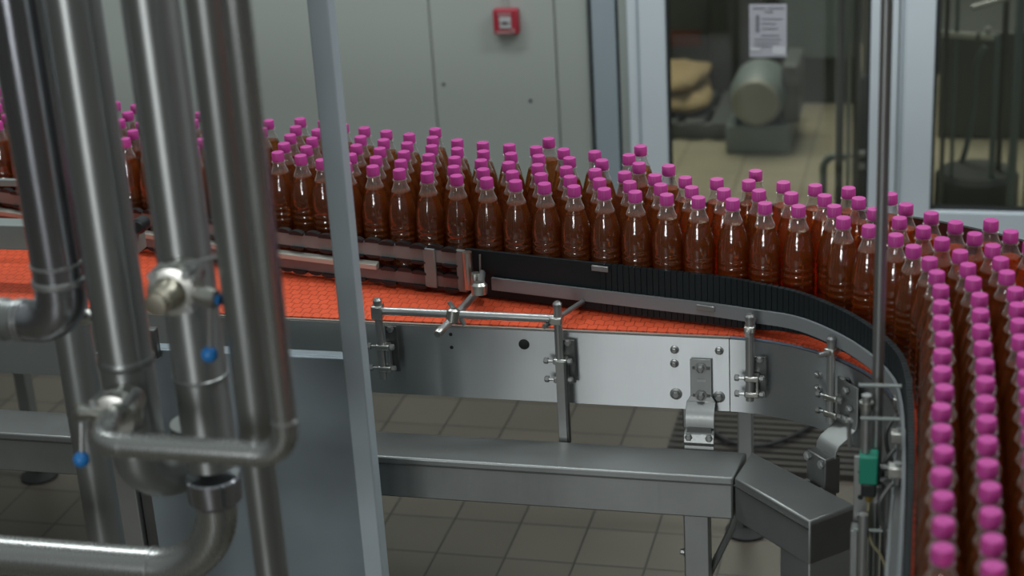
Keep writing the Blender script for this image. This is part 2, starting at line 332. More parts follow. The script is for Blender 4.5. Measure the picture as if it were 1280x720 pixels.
BOTTLES = {
    ('R', 1): [(-1.3242, 3.5674), (-1.3358, 3.6362), (-1.3461, 3.7083), (-1.3583, 3.7774), (-1.3728, 3.851)],
    ('R', 2): [(-1.2537, 3.5506), (-1.2682, 3.6184), (-1.2804, 3.6866), (-1.2929, 3.7548), (-1.3086, 3.8262)],
    ('R', 3): [(-1.1843, 3.5296), (-1.2012, 3.5969), (-1.2147, 3.6648), (-1.2273, 3.733), (-1.2436, 3.8036)],
    ('R', 4): [(-1.1134, 3.5104), (-1.1322, 3.5771), (-1.1486, 3.6444), (-1.1611, 3.7126), (-1.1782, 3.7819), (-1.1919, 3.8499)],
    ('R', 5): [(-1.0406, 3.4956), (-1.0649, 3.5602), (-1.0814, 3.6273), (-1.0939, 3.6954), (-1.1121, 3.7622)],
    ('R', 6): [(-0.9679, 3.481), (-0.9925, 3.5453), (-1.0142, 3.6107), (-1.0266, 3.6786), (-1.0451, 3.7454)],
    ('R', 7): [(-0.8994, 3.4674), (-0.9219, 3.5325), (-0.9462, 3.5969), (-0.9571, 3.6651), (-0.9774, 3.7313)],
    ('R', 8): [(-0.8313, 3.4538), (-0.8536, 3.519), (-0.8759, 3.5842), (-0.889, 3.6518), (-0.9096, 3.7177)],
    ('R', 9): [(-0.7632, 3.4403), (-0.7855, 3.5056), (-0.8078, 3.571), (-0.8148, 3.6397), (-0.8418, 3.7034)],
    ('R', 10): [(-0.6943, 3.4266), (-0.7171, 3.4918), (-0.7395, 3.5573), (-0.7374, 3.6264), (-0.7663, 3.6894)],
    ('R', 11): [(-0.6248, 3.4127), (-0.648, 3.4779), (-0.6709, 3.5432), (-0.6836, 3.6702)],
    ('R', 12): [(-0.5555, 3.3986), (-0.5784, 3.4641), (-0.6018, 3.5294), (-0.582, 3.5958)],
    ('R', 13): [(-0.4869, 3.3858), (-0.5102, 3.4512), (-0.5333, 3.5166)],
    ('R', 14): [(-0.4146, 3.3778), (-0.4409, 3.4419), (-0.4643, 3.5092)],
    ('R', 15): [(-0.3461, 3.3592), (-0.3667, 3.4397), (-0.3952, 3.503)],
    ('R', 16): [(-0.2766, 3.346), (-0.2983, 3.4265), (-0.3213, 3.4977)],
    ('R', 17): [(-0.1832, 3.2827), (-0.2057, 3.3522), (-0.2295, 3.4173), (-0.2536, 3.4824)],
    ('R', 18): [(-0.1595, 3.404), (-0.1838, 3.4695)],
    ('R', 19): [(-0.1305, 3.2375), (-0.1257, 3.3401), (-0.0973, 3.4362)],
    ('R', 20): [(-0.0783, 3.1919), (-0.0743, 3.2902), (-0.0642, 3.3721)],
    ('R', 21): [(-0.0441, 3.131), (-0.0275, 3.239), (-0.0139, 3.3243)],
    ('R', 22): [(-0.0127, 3.0691), (0.0083, 3.177), (0.0329, 3.2732)],
    ('X', 'amber bottle standing alone at the back against the right rail, before the beige glass pane'): [(-0.3881, 3.572)],
    ('X', 'lone amber bottle behind the others, bright golden, before the plain grey wall'): [(-0.8952, 3.7854)],
    ('X', 'rearmost amber bottle standing before the white door frame edge'): [(-0.6687, 3.7378)],
    ('X', 'amber bottle just in front of the rearmost one before the white door frame'): [(-0.6504, 3.6093)],
    ('L', 1): [(-1.3912, 3.5912), (-1.3996, 3.6636), (-1.4111, 3.7326), (-1.4226, 3.8028), (-1.4368, 3.876)],
    ('L', 2): [(-1.454, 3.6207), (-1.465, 3.6892), (-1.4756, 3.7582), (-1.4871, 3.8283), (-1.4982, 3.9075)],
    ('L', 3): [(-1.5197, 3.6428), (-1.5303, 3.7125), (-1.5406, 3.7822), (-1.5521, 3.8522), (-1.5659, 3.9218)],
    ('L', 4): [(-1.605, 3.625), (-1.615, 3.6945), (-1.625, 3.764), (-1.635, 3.8335), (-1.645, 3.903)],
    ('L', 5): [(-1.6752, 3.646), (-1.6852, 3.7155), (-1.6952, 3.785), (-1.7052, 3.8545), (-1.7152, 3.924)],
    ('L', 6): [(-1.7454, 3.6671), (-1.7554, 3.7366), (-1.7654, 3.8061), (-1.7754, 3.8756), (-1.7854, 3.9451)],
    ('L', 7): [(-1.8156, 3.6881), (-1.8256, 3.7576), (-1.8356, 3.8271), (-1.8456, 3.8966), (-1.8556, 3.9661)],
    ('L', 8): [(-1.8858, 3.7092), (-1.8958, 3.7787), (-1.9058, 3.8482), (-1.9158, 3.9177), (-1.9258, 3.9872)],
    ('L', 9): [(-1.956, 3.7303), (-1.966, 3.7998), (-1.976, 3.8693), (-1.986, 3.9388), (-1.996, 4.0083)],
    ('L', 10): [(-2.0262, 3.7513), (-2.0362, 3.8208), (-2.0462, 3.8903), (-2.0562, 3.9598), (-2.0662, 4.0293)],
    ('L', 11): [(-2.0964, 3.7724), (-2.1064, 3.8419), (-2.1164, 3.9114), (-2.1264, 3.9809), (-2.1364, 4.0504)],
    ('L', 12): [(-2.1666, 3.7934), (-2.1766, 3.8629), (-2.1866, 3.9324), (-2.1966, 4.0019), (-2.2066, 4.0714)],
    ('L', 13): [(-2.2368, 3.8145), (-2.2468, 3.884), (-2.2568, 3.9535), (-2.2668, 4.023), (-2.2768, 4.0925)],
    ('L', 14): [(-2.307, 3.8356), (-2.317, 3.9051), (-2.327, 3.9746), (-2.337, 4.0441), (-2.347, 4.1136)],
    ('L', 15): [(-2.3772, 3.8566), (-2.3872, 3.9261), (-2.3972, 3.9956), (-2.4072, 4.0651), (-2.4172, 4.1346)],
    ('L', 16): [(-2.4474, 3.8777), (-2.4574, 3.9472), (-2.4674, 4.0167), (-2.4774, 4.0862), (-2.4874, 4.1557)],
    ('L', 17): [(-2.5176, 3.8987), (-2.5276, 3.9682), (-2.5376, 4.0377), (-2.5476, 4.1072), (-2.5576, 4.1767)],
    ('A', 1): [(0.0209, 2.0143), (0.0213, 2.0853), (0.0201, 2.157), (0.0172, 2.2269), (0.0193, 2.2962), (0.016, 2.3655), (0.0148, 2.438), (0.0183, 2.5072), (0.0147, 2.5765), (0.0141, 2.6458), (0.0158, 2.7177), (0.0112, 2.7869), (0.0105, 2.8563), (0.0088, 2.9308), (0.0008, 3.0011)],
    ('A', 2): [(0.0835, 1.9778), (0.084, 2.0472), (0.0826, 2.1195), (0.0827, 2.1913), (0.0804, 2.2615), (0.0812, 2.3344), (0.0809, 2.4037), (0.08, 2.4731), (0.0806, 2.5442), (0.0807, 2.6136), (0.0784, 2.6837), (0.0761, 2.7559), (0.076, 2.8253), (0.075, 2.8979), (0.065, 2.9748), (0.0558, 3.0435), (0.0419, 3.1118), (0.0689, 3.2107), (0.1002, 3.2897)],
    ('A', 3): [(0.1454, 1.9464), (0.146, 2.0161), (0.145, 2.0866), (0.145, 2.1566), (0.145, 2.2266), (0.145, 2.2966), (0.145, 2.3666), (0.145, 2.4366), (0.145, 2.5066), (0.145, 2.5766), (0.145, 2.6466), (0.139, 2.7175), (0.1388, 2.7869), (0.138, 2.8591), (0.1364, 2.9315), (0.1236, 3.0116), (0.1145, 3.0802), (0.101, 3.1482), (0.1358, 3.2289)],
    ('A', 4): [(0.1702, 3.1686), (0.1926, 3.0082), (0.1833, 3.0859)],
    ('E', 0): [(0.2075, 2.7071), (0.2075, 2.7772), (0.2064, 2.8475), (0.206, 2.9178)],
    ('E', 1): [(0.267, 1.9), (0.267, 1.9702), (0.267, 2.0404), (0.267, 2.1106), (0.267, 2.1808), (0.267, 2.251), (0.267, 2.3212), (0.267, 2.3914), (0.267, 2.4616), (0.267, 2.5318), (0.267, 2.602), (0.2674, 2.672), (0.2674, 2.7422), (0.2671, 2.8127), (0.267, 2.8828), (0.267, 2.953)],
    ('E', 2): [(0.328, 1.935), (0.328, 2.0052), (0.328, 2.0754), (0.328, 2.1456), (0.328, 2.2158), (0.328, 2.286), (0.328, 2.3562), (0.328, 2.4264), (0.328, 2.4966), (0.328, 2.5668), (0.328, 2.637), (0.328, 2.7072), (0.328, 2.7774), (0.328, 2.8476)],
}
# ------------------------------------------------------------------ camera (17-degree view from a mezzanine)
CAMZ = 2.489
cam_d = bpy.data.cameras.new('camera'); cam = bpy.data.objects.new('camera', cam_d); COL.objects.link(cam)
pi_, ro_, ya_ = .3759, -.0604, .2597
fw = V((0, math.cos(pi_), -math.sin(pi_))); rt = V((1, 0, 0)); upv = rt.cross(fw)
r2 = rt*math.cos(ro_) + upv*math.sin(ro_); u2 = -rt*math.sin(ro_) + upv*math.cos(ro_)
Rz = Matrix.Rotation(ya_, 3, 'Z')
r2, u2, fw = Rz @ r2, Rz @ u2, Rz @ fw
mat = Matrix(((r2.x, u2.x, -fw.x), (r2.y, u2.y, -fw.y), (r2.z, u2.z, -fw.z)))
cam.matrix_world = Matrix.Translation((0, 0, CAMZ)) @ mat.to_4x4()
cam_d.sensor_width = 36; cam_d.lens = 2152.1/1280*36; cam_d.clip_end = 60
cam_d.dof.use_dof = True; cam_d.dof.focus_distance = 3.75; cam_d.dof.aperture_fstop = 2.6
scene.camera = cam

# ------------------------------------------------------------------ the room
f = MB().box2((-7, -2, -.1), (4, 6.0, 0)).build('floor', 'floor', smooth=False); struct(f)
f = MB().box2((-7, 6.0, -.1), (4, 13, -.0)).build('floor', 'floor2', smooth=False); struct(f)
WY = 6.0
w = MB()
xs = [-7, -5.05, -4.05, -2.95, -1.847, -1.375, -1.252]
for a, b in zip(xs, xs[1:]):
    w.box2((a+.0035, WY, 0), (b-.0035, WY+.08, 4.2))
w.box2((-7, WY+.012, 0), (-1.252, WY+.07, 4.2))
wb = w.build('wall_back', 'wall', bevel=.004, smooth=False); struct(wb)
for i, (x, z) in enumerate(((-1.81, .85), (-1.48, .79))):
    MB().cyl((x, WY-.002, z), (x, WY+.01, z), .006, 12).build('screw_head', 'darksteel', wb)
t = MB().box2((-1.236, WY-.02, 0), (-1.150, WY+.1, 4.2)).build('trim_1', 'strip', bevel=.006, smooth=False); struct(t)
t = MB().box2((-1.252, WY+.02, 0), (-1.09, WY+.06, 4.2)).build('trim_2', 'seal', smooth=False); struct(t)
t = MB().box2((-1.141, WY-.005, 0), (-1.108, WY+.1, 4.2)).build('trim_3', 'wall', bevel=.004, smooth=False); struct(t)
# glazed partition: two framed windows
def window(name, x0, x1, gx0, gx1, gz0):
    fr = MB()
    fr.box2((x0, WY-.03, 0), (gx0, WY+.05, 4.2)); fr.box2((gx1, WY-.03, 0), (x1, WY+.05, 4.2))
    fr.box2((gx0, WY-.03, 0), (gx1, WY+.05, gz0)); fr.box2((gx0, WY-.03, 2.6), (gx1, WY+.05, 4.2))
    o = fr.build(name, 'frame', bevel=.005, smooth=False); struct(o)
    MB().box2((gx0-.005, WY+.005, gz0-.005), (gx1+.005, WY+.011, 2.605)).build('glass_pane', 'glass', o, smooth=False)
    s = MB()
    e = .010
    s.box2((gx0, WY-.008, gz0), (gx0+e, WY+.02, 2.6)); s.box2((gx1-e, WY-.008, gz0), (gx1, WY+.02, 2.6)); s.box2((gx0, WY-.008, gz0), (gx1, WY+.02, gz0+e))
    s.build('rubber_seal', 'seal', o, smooth=False)
    return o
w1 = window('window_1', -1.105, -.155, -.967, -.25, .28)
MB().box2((-1.068, WY-.034, 0), (-1.062, WY-.029, 4.2)).build('frame_groove', 'strip', w1, smooth=False)
w2 = window('window_2', -.150, 1.5, -.032, 1.35, .405)
MB().box2((-.143, WY-.036, 0), (-.137, WY-.029, 4.2)).build('frame_groove', 'strip', w2, smooth=False)
# far room shell
o = MB().box2((-7, 12.6, 0), (4, 12.7, 4.2)).build('wall_far', 'farwall', smooth=False); struct(o)

# fire call point on the wall
fc = thing('fire_call_point', 'small square red fire call point with pale centre, fixed on the grey wall', 'fire alarm', (-1.549, WY, 1.09))
MB().box2((-1.596, WY-.035, 1.046), (-1.503, WY, 1.139)).build('housing', 'red', fc, bevel=.006)
MB().box2((-1.572, WY-.040, 1.070), (-1.528, WY-.034, 1.112)).build('press_plate', 'white', fc, bevel=.002)
MB().cyl((-1.550, WY-.043, 1.091), (-1.550, WY-.038, 1.091), .0055, 16).build('target_dot', 'black', fc)
q = MB()
q.box((-1.562, WY-.041, 1.091), (.012, .002, .003)); q.box((-1.538, WY-.041, 1.091), (.012, .002, .003)); q.build('arrow_mark', 'black', fc, smooth=False)
q = MB(); q.box((-1.552, WY-.037, 1.122), (.050, .004, .010)); q.build('title_strip', 'pinkprint', fc, smooth=False)
q = MB(); q.box((-1.555, WY-.037, 1.056), (.060, .004, .010)); q.box((-1.523, WY-.037, 1.060), (.014, .004, .016)); q.build('instruction_strip', 'pinkprint', fc, smooth=False)
cd = MB().tube([(-1.549, WY-.008, 1.139), (-1.549, WY-.008, 1.7), (-1.549, WY-.008, 2.6)], .004, 10).build('cable_conduit', 'wall', origin=(-1.549, WY, 1.139))
tag(cd, 'thin grey conduit running up the wall from the red call point', 'conduit')

# notice taped on the pane
nx0, nx1, nz0, nz1 = -.672, -.541, .958, 1.147
ns = thing('paper_notice', 'white printed notice in a clear sleeve, taped on the window glass', 'notice', (-.607, WY, nz0))
MB().box2((nx0, WY+.001, nz0), (nx1, WY+.004, nz1)).build('sheet', 'paper', ns, smooth=False)
q = MB(); W_ = nx1-nx0; H_ = nz1-nz0
def line(u0, u1, v, h=.0035): q.box2((nx0+W_*u0, WY-.001, nz1-H_*v-h/2), (nx0+W_*u1, WY+.0015, nz1-H_*v+h/2))
for a, b in ((.10, .44), (.50, .92)): line(a, b, .07)
line(.42, .64, .135)
for v, a, b in ((.27, .34, .90), (.36, .34, .74), (.45, .34, .78), (.585, .32, .80), (.66, .14, .86), (.73, .14, .80), (.79, .14, .62)): line(a, b, v, .0026)
q.build('printed_lines', 'ink', ns, smooth=False)
q = MB(); q.box2((nx0+W_*.18, WY-.001, nz1-H_*.52), (nx0+W_*.27, WY+.0015, nz1-H_*.20)); q.build('printed_emblem', 'ink', ns, smooth=False)
MB().box2((nx0+W_*.62, WY-.001, nz0+H_*.05), (nx1-.004, WY+.0015, nz0+H_*.19)).build('sleeve_glint', 'sleeve', ns, smooth=False)  # pale opaque patches painted as light glinting off the sleeve
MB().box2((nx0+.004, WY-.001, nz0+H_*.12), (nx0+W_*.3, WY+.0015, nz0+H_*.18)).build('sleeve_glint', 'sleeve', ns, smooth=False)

# ------------------------------------------------------------------ far room, seen through the glass
pm = thing('pump_motor', 'grey round ended pump motor on a plinth behind the left pane', 'motor', (-.86, 8.0, 0))
MB().lathe([(0, .02), (.0, .10), (.02, .115), (.05, .125), (.09, .135), (.30, .135), (.32, .09)], (-.855, 7.86, .265), (0, 1, 0), 32).build('motor_body', 'machine2', pm)
MB().lathe([(0, .03), (.004, .10), (.02, .112)], (-.855, 7.85, .265), (0, 1, 0), 32).build('end_cover', simple('grey_end_cover', (.33, .33, .29), .4), pm)
MB().box2((-1.0, 7.9, 0), (-.70, 8.5, .14)).build('plinth', 'machine2', pm, bevel=.01)
MB().box2((-.74, 7.95, .14), (-.66, 8.3, .42)).build('terminal_box', 'machine', pm, bevel=.01)
o = MB().box2((-2.1, 8.9, 0), (-1.2, 9.9, 1.9)).build('machine_cabinet', 'machine', bevel=.01, origin=(-1.65, 9.4, 0)); tag(o, 'tall dark machine cabinet behind the left pane, left of the motor', 'cabinet')
MB().box2((-2.0, 8.88, .28), (-1.25, 8.91, .36)).build('warm_panel', simple('rust_panel', (.16, .05, .03), .6), o, smooth=False)
o = MB().box2((-1.18, 8.7, 0), (-.83, 9.2, 1.6)).build('machine_column', 'darkpanel', bevel=.01, origin=(-1.0, 8.95, 0)); tag(o, 'dark upright machine column behind the pump motor', 'machine')
pc = MB().box2((-.82, 8.75, .25), (-.42, 9.3, 1.6)).build('control_cabinet', 'machine2', bevel=.01, origin=(-.62, 9.0, 0)); tag(pc, 'grey control cabinet on a dark foot behind the paper notice', 'cabinet')
MB().box2((-.80, 8.8, .0), (-.44, 9.25, .25)).build('cabinet_foot', 'machine', pc, smooth=False)
def sack(cx, cy, z, sx, sy, sz, lab, rot=0):
    b = MB(); b.lathe([(sz*(.5-.5*math.cos(math.pi*i/10)), .5*math.sin(math.pi*i/10)**.45) for i in range(11)], (0, 0, 0), (0, 0, 1), 24)
    for v in b.v:
        kx, ky = v.x, v.y
        s = max(abs(kx), abs(ky)); rr = math.hypot(kx, ky); k = (rr/s if s > 1e-6 else 1)**.7
        x, y = kx*k*sx, ky*k*sy
        v.x = cx + x*math.cos(rot) - y*math.sin(rot); v.y = cy + x*math.sin(rot) + y*math.cos(rot)
        v.z = z + v.z + .01*math.sin(x*40)*math.cos(y*30)
    o = b.build('paper_sack', 'tan', origin=(cx, cy, z)); tag(o, lab, 'sack', 'tan sacks beyond the left pane'); return o
pl = MB()
for k in range(5): pl.box2((-1.62+.13*k, 8.1, .07), (-1.53+.13*k, 8.75, .09))
for y in (8.13, 8.4, 8.68): pl.box2((-1.62, y, 0), (-1.01, y+.06, .07))
o = pl.build('wooden_pallet', 'machine', origin=(-1.3, 8.4, 0), smooth=False); tag(o, 'low dark pallet under the tan sacks beyond the left pane', 'pallet')
sack(-1.36, 8.42, .092, .46, .5, .10, 'tan sack at the bottom of the pile beyond the left pane', .1)
sack(-1.38, 8.44, .195, .42, .46, .09, 'tan sack on top of the pile beyond the left pane', -.2)
def pipes(name, lab, cat, paths, r, m, origin):
    b = MB()
    for p_ in paths: b.tube(p_, r, 14)
    o = b.build(name, m, origin=origin); tag(o, lab, cat); return o
pipes('vertical_pipe', 'dark vertical pipe behind the left pane, left of its steel neighbour', 'pipe', [[(-.40, 6.8, 0), (-.40, 6.8, 3)]], .016, 'machine', (-.40, 6.8, 0))
pipes('vertical_pipe', 'bright steel vertical pipe behind the left pane near the white mullion', 'pipe', [[(-.365, 6.8, 0), (-.365, 6.8, 3)]], .010, 'steel', (-.365, 6.8, 0))
pipes('vertical_pipe', 'thick dark vertical pipe behind the left pane, closest to the mullion', 'pipe', [[(-.335, 6.82, 0), (-.335, 6.82, 3)]], .014, 'darksteel', (-.335, 6.82, 0))
pipes('bent_pipe', 'grey bent pipe rising from the floor behind the left pane', 'pipe', [[(-.47, 6.9, 0), (-.47, 6.9, .26)] + arc3((-.42, 6.9, .26), (-1, 0, 0), (0, 0, 1), .05, .05, 6) + [(-.36, 6.9, .31)]], .015, 'machine2', (-.47, 6.9, 0))
o = MB().box2((-.325, 7.0, .63), (-.18, 7.5, 1.6)).build('wall_box', 'farwall', bevel=.01, origin=(-.25, 7.2, .63)); tag(o, 'pale upright box at the right edge of the left pane', 'box')
o = MB().box2((-.335, 7.0, 0), (-.18, 7.4, .62)).build('floor_cabinet', 'machine', bevel=.01, origin=(-.25, 7.2, 0)); tag(o, 'dark floor cabinet below the pale box at the left pane', 'cabinet')
for z_, lab in ((.30, 'upper short white pipe end behind the left pane'), (.245, 'lower short white pipe end behind the left pane')):
    o = MB().cyl((-.36, 6.985, z_-.008), (-.22, 6.985, z_+.010), .014, 14).build('pipe_stub', 'white', origin=(-.3, 6.93, z_)); tag(o, lab, 'pipe')
# right pane machinery
o = MB().box2((-.02, 8.2, 0), (1.5, 9.2, .52)).build('machine_bed', 'machine', bevel=.01, origin=(.7, 8.7, 0)); tag(o, 'dark low machine bed behind the right pane', 'machine')
o = MB().box2((-.14, 9.4, 0), (1.5, 10.2, 2.2)).build('filling_machine', 'darkpanel', bevel=.01, origin=(.7, 9.8, 0)); tag(o, 'large dark filling machine housing at the back of the right pane', 'machine')
MB().box2((.06, 9.36, .35), (.24, 9.41, .80)).build('pale_door', 'farwall', o, smooth=False)
o = MB().lathe([(0, .14), (.02, .17), (.18, .17), (.20, .15)], (.15, 7.1, 0), (0, 0, 1), 28).build('low_drum', 'machine', origin=(.15, 7.1, 0)); tag(o, 'low dark drum on the floor behind the right pane', 'drum')
hp = thing('white_pipe_run', 'white horizontal pipe with a steel elbow behind the right pane', 'pipe', (.1, 7.0, .795))
MB().cyl((-.012, 7.0, .802), (.19, 7.0, .788), .014, 16).build('pipe_tube', simple('white_pipe', (.62, .62, .54), .4), hp)
MB().cyl((.12, 7.0, .793), (.135, 7.0, .792), .018, 16).build('clamp_ring', 'darksteel', hp)
MB().lathe([(0, .012), (.02, .016), (.03, .01)], (.165, 7.0, .80), (0, 0, 1), 14).build('bleed_valve', 'white', hp)
pipes('vertical_pipe', 'dark steel pipe dropping from the white pipe behind the right pane', 'pipe', [arc3((.185, 7.0, .77), (0, 0, 1), (1, 0, 0), .02, .02, 6) + [(.205, 7.0, .4), (.205, 7.0, 0)]], .013, 'machine2', (.205, 7.0, 0))
MB_ = pipes('vertical_pipe', 'thick grey vertical pipe at the far right of the right pane', 'pipe', [[(.278, 6.8, 0), (.278, 6.8, 3)]], .017, 'machine2', (.278, 6.8, 0))
pipes('vertical_pipe', 'slim dark vertical pipe at the left edge of the right pane', 'pipe', [[(.005, 6.6, 0), (.005, 6.6, 3)]], .009, 'darksteel', (.005, 6.6, 0))
pipes('vertical_pipe', 'dull grey vertical pipe second from the left in the right pane', 'pipe', [[(.045, 7.0, 0), (.045, 7.0, 3)]], .008, 'machine2', (.045, 7.0, 0))
pipes('bent_pipe', 'dark hose bending across the lower part of the right pane', 'hose', [catmull([(.06, 7.2, .12), (.10, 7.2, .25), (.125, 7.2, .42), (.13, 7.2, .62), (.16, 7.2, .70)], 6)], .012, 'machine2', (.06, 7.2, .12))
pipes('sloping_pipe', 'steel pipe sloping up to the right at the top of the right pane', 'pipe', [[(.34, 6.9, 0), (.34, 6.9, .98), (.33, 6.9, 1.02), (.30, 6.9, 1.02), (.24, 6.9, .97), (.10, 6.9, .93)]], .011, 'steel', (.2, 6.9, .95))
pipes('vertical_pipe', 'dark pipe beside the thick grey one in the right pane', 'pipe', [[(.235, 7.1, 0), (.235, 7.1, 3)]], .012, 'darksteel', (.235, 7.1, 0))

# ------------------------------------------------------------------ floor grate under the bend
g = MB()
for k in range(24): g.box2((-.797, 4.66+.04*k, .0), (.75, 4.688+.04*k, .022))
for x in (-.797, -.2, .4, .735): g.box2((x, 4.66, 0), (x+.015, 5.61, .018))
o = g.build('floor_grate', 'grate', smooth=False, origin=(-.1, 5.1, 0)); tag(o, 'dark slatted drain grate lying on the tiled floor under the conveyor bend', 'grate')
o = MB().tube(catmull([(-.70, 4.95, .03), (-.62, 4.82, .034), (-.50, 4.80, .034), (-.38, 4.93, .034), (-.33, 5.1, .033)], 8), .007, 10).build('black_cable', 'rubber', origin=(-.5, 4.8, .03)); tag(o, 'thin black cable lying in a loop on the dark grate', 'cable')

# ------------------------------------------------------------------ main conveyor
BZ = 1.088
CAM_SCALE_ON[0] = True
cv = thing('conveyor', 'long stainless conveyor bending right, with an orange modular belt', 'conveyor', (-1.0, 3.5, 0))
def plate_path(off=0.0, x0=-3.4, y1=1.2, c=(-.41, 2.86), R=.35, n=16):
    r = R+off
    P = [(x0, c[1]+r), (c[0], c[1]+r)]
    P += [(c[0]+r*math.sin(a), c[1]+r*math.cos(a)) for a in [math.pi/2*i/n for i in range(1, n+1)]]
    P += [(c[0]+r, y1)]
    return P
# belt top: rings of a strip with real u,v lengths
def belt():
    me = bpy.data.meshes.new('belt'); rows = []
    ins = plate_path(.013, n=24)
    cx, cy = -.41, 2.86
    path = [V(p) for p in ins]; vs = []; uvs = []; fs = []
    L = 0; wid = .638; nw = 4
    for i, p in enumerate(path):
        if i: L += (path[i]-path[i-1]).length if not (1 < i <= 25) else (.35+.026+.3)*math.pi/2/24
        t = V((path[min(i+1, len(path)-1)]-path[max(i-1, 0)])).normalized()
        if i <= 1: nr = V((0, 1))
        elif i >= len(path)-2: nr = V((1, 0))
        else: nr = (p-V((cx, cy))).normalized()
        for k in range(nw+1):
            q = p+nr*wid*k/nw; vs.append((q.x, q.y, BZ)); uvs.append((L, wid*k/nw))
    n1 = nw+1; top = len(vs)
    vs += [(x, y, z-.02) for x, y, z in vs]; uvs += uvs[:]
    for i in range(len(path)-1):
        for k in range(nw): fs.append((i*n1+k, (i+1)*n1+k, (i+1)*n1+k+1, i*n1+k+1)); fs.append((top+i*n1+k, top+i*n1+k+1, top+(i+1)*n1+k+1, top+(i+1)*n1+k))
        fs.append((i*n1, top+i*n1, top+(i+1)*n1, (i+1)*n1)); fs.append((i*n1+nw, (i+1)*n1+nw, top+(i+1)*n1+nw, top+i*n1+nw))
    O = ORI[cv.name]
    me.from_pydata([tuple(frame(p_)-O) for p_ in vs], [], fs); me.update()
    ul = me.uv_layers.new(name='UVMap')
    for l in me.loops: ul.data[l.index].uv = uvs[l.vertex_index]
    me.materials.append(M['belt']); o = bpy.data.objects.new('belt', me); COL.objects.link(o); o.parent = cv
    return o
belt()
pa = plate_path(0, y1=1.2)
# straight side plate, then the curved one
def sec(t, z0, z1, out=0.0): return [(-out, z0), (-out, z1), (-out+t, z1), (-out+t, z0)]
MB().ribbon([(-3.4, 3.21), (-.4045, 3.21)], sec(.006, .921, 1.083)).build('side_plate', 'plate', cv)
cp = [(-.4025, 3.21)] + [(x, y) for x, y in pa[2:]]
MB().ribbon(cp, sec(.006, .921, 1.083)).build('side_plate', 'plate', cv)
MB().ribbon([(-3.4, 3.216), (-.4035, 3.216)], sec(.009, 1.060, 1.0848)).build('edge_strip', 'wear', cv)
MB().ribbon([(-.4025, 3.216)] + plate_path(.006)[2:17], sec(.006, 1.062, 1.0848)).build('edge_strip', 'bluewear', cv)
MB().ribbon([(-3.4, 3.222)] + plate_path(.012)[1:], [(0, .925), (0, .93), (.60, .93), (.60, .925)]).build('bottom_tray', 'darksteel', cv)
MB().ribbon(plate_path(.645, n=28), sec(.006, .921, 1.10)).build('side_plate', 'plate', cv)
# bolts in the side plate
def bolt(x, y, z, r, parent, ax=(0, -1, 0), name='bolt'):
    b = MB(); b.lathe([(0, r*1.5), (.0018, r*1.5), (.002, r*1.45)], (x, y, z), ax, 20); b.lathe([(.0018, r), (.008, r), (.0095, r*.75)], (x, y, z), ax, 6)
    return b.build(name, 'bolt', parent)
for x, z, r in ((-.516, 1.055, .006), (-.517, 1.024, .006), (-.515, .955, .0085), (-.424, 1.057, .006), (-.426, .953, .0085)): bolt(x, 3.21, z, r, cv)
for a in (.60, .72):
    pass
def curve_pt(a, off=0.0): return (-.41+(.35+off)*math.sin(a), 2.86+(.35+off)*math.cos(a))
for z in (1.040, 1.010):
    x, y = curve_pt(.575); bolt(x, y, z, .006, cv, (-math.sin(.575), -math.cos(.575), 0))
MB().lathe([(0, .0115), (.002, .0115), (.003, .009)], (-.834, 3.21, 1.052), (0, -1, 0), 20).build('grommet', 'rubber', cv)
for z in (1.067, 1.037): MB().lathe([(0, .004), (.0008, .004)], (-.993, 3.21, z), (0, -1, 0), 12).build('bolt_hole', 'black', cv)
CAM_SCALE_ON[0] = False
# transfer deck behind the guide on the left
dk = MB(); dk.v = [V(v) for v in [(-3.4, 3.955, .90), (-1.0, 3.955, .90), (-.95, 3.956, .90), (-1.2, 3.99, .90), (-3.4, 4.50, .90)]]
dk.v += [v + V((0, 0, .153)) for v in dk.v]; dk.f = [[4,3,2,1,0], [5,6,7,8,9]] + [[i, (i+1) % 5, (i+1) % 5+5, i+5] for i in range(5)]
dk.build('transfer_deck', 'darksteel', cv, smooth=False)
# rear legs with feet
def leg(x, y, z1, base, parent, s=.04):
    b = MB().box2((x-s/2, y-s/2, .05), (x+s/2, y+s/2, z1)); l = b.build('leg', 'beamsteel', parent, bevel=.003)
    MB().lathe([(0, .058), (.008, .060), (.016, .045), (.024, .016), (.026, .009), (.075, .009)], (x, y, base), (0, 0, 1), 24).build('foot', 'rubber', l)
    return l
leg(-.5, 4.32, .88, .0, cv); leg(-2.75, 4.36, .88, .0, cv)
leg(-2.95, 3.8, .86, .0, cv)
MB().box2((-.52, 3.32, .82), (-.48, 4.34, .88)).build('cross_member', 'beamsteel', cv, bevel=.003)
MB().box2((-2.77, 3.32, .82), (-2.73, 4.38, .88)).build('cross_member', 'beamsteel', cv, bevel=.003)

# ------------------------------------------------------------------ lower cable-tray beam
CAM_SCALE_ON[0] = True
bm_ = thing('support_beam', 'square stainless beam below the conveyor, mitred to follow the bend', 'beam', (-1.5, 3.2, 0))
BT, BB = .862, .768
A_, B_ = V((-.376, 3.030)), V((-.358, 3.145))
q = MB()
def prism(b, poly, z0, z1):
    n = len(poly); o = len(b.v)
    b.v += [V((p[0], p[1], z0)) for p in poly] + [V((p[0], p[1], z1)) for p in poly]
    b.f += [[o+i for i in range(n)][::-1], [o+n+i for i in range(n)]] + [[o+i, o+(i+1) % n, o+n+(i+1) % n, o+n+i] for i in range(n)]
    return b
prism(MB(), [(-3.4, 3.030), (A_.x-.001, A_.y), (B_.x-.004, B_.y), (-3.4, 3.145)], BB, BT).build('beam_section', 'beamsteel', bm_, bevel=.004)
C_, D_ = V((-.214, 2.873)), V((-.134, 2.949))
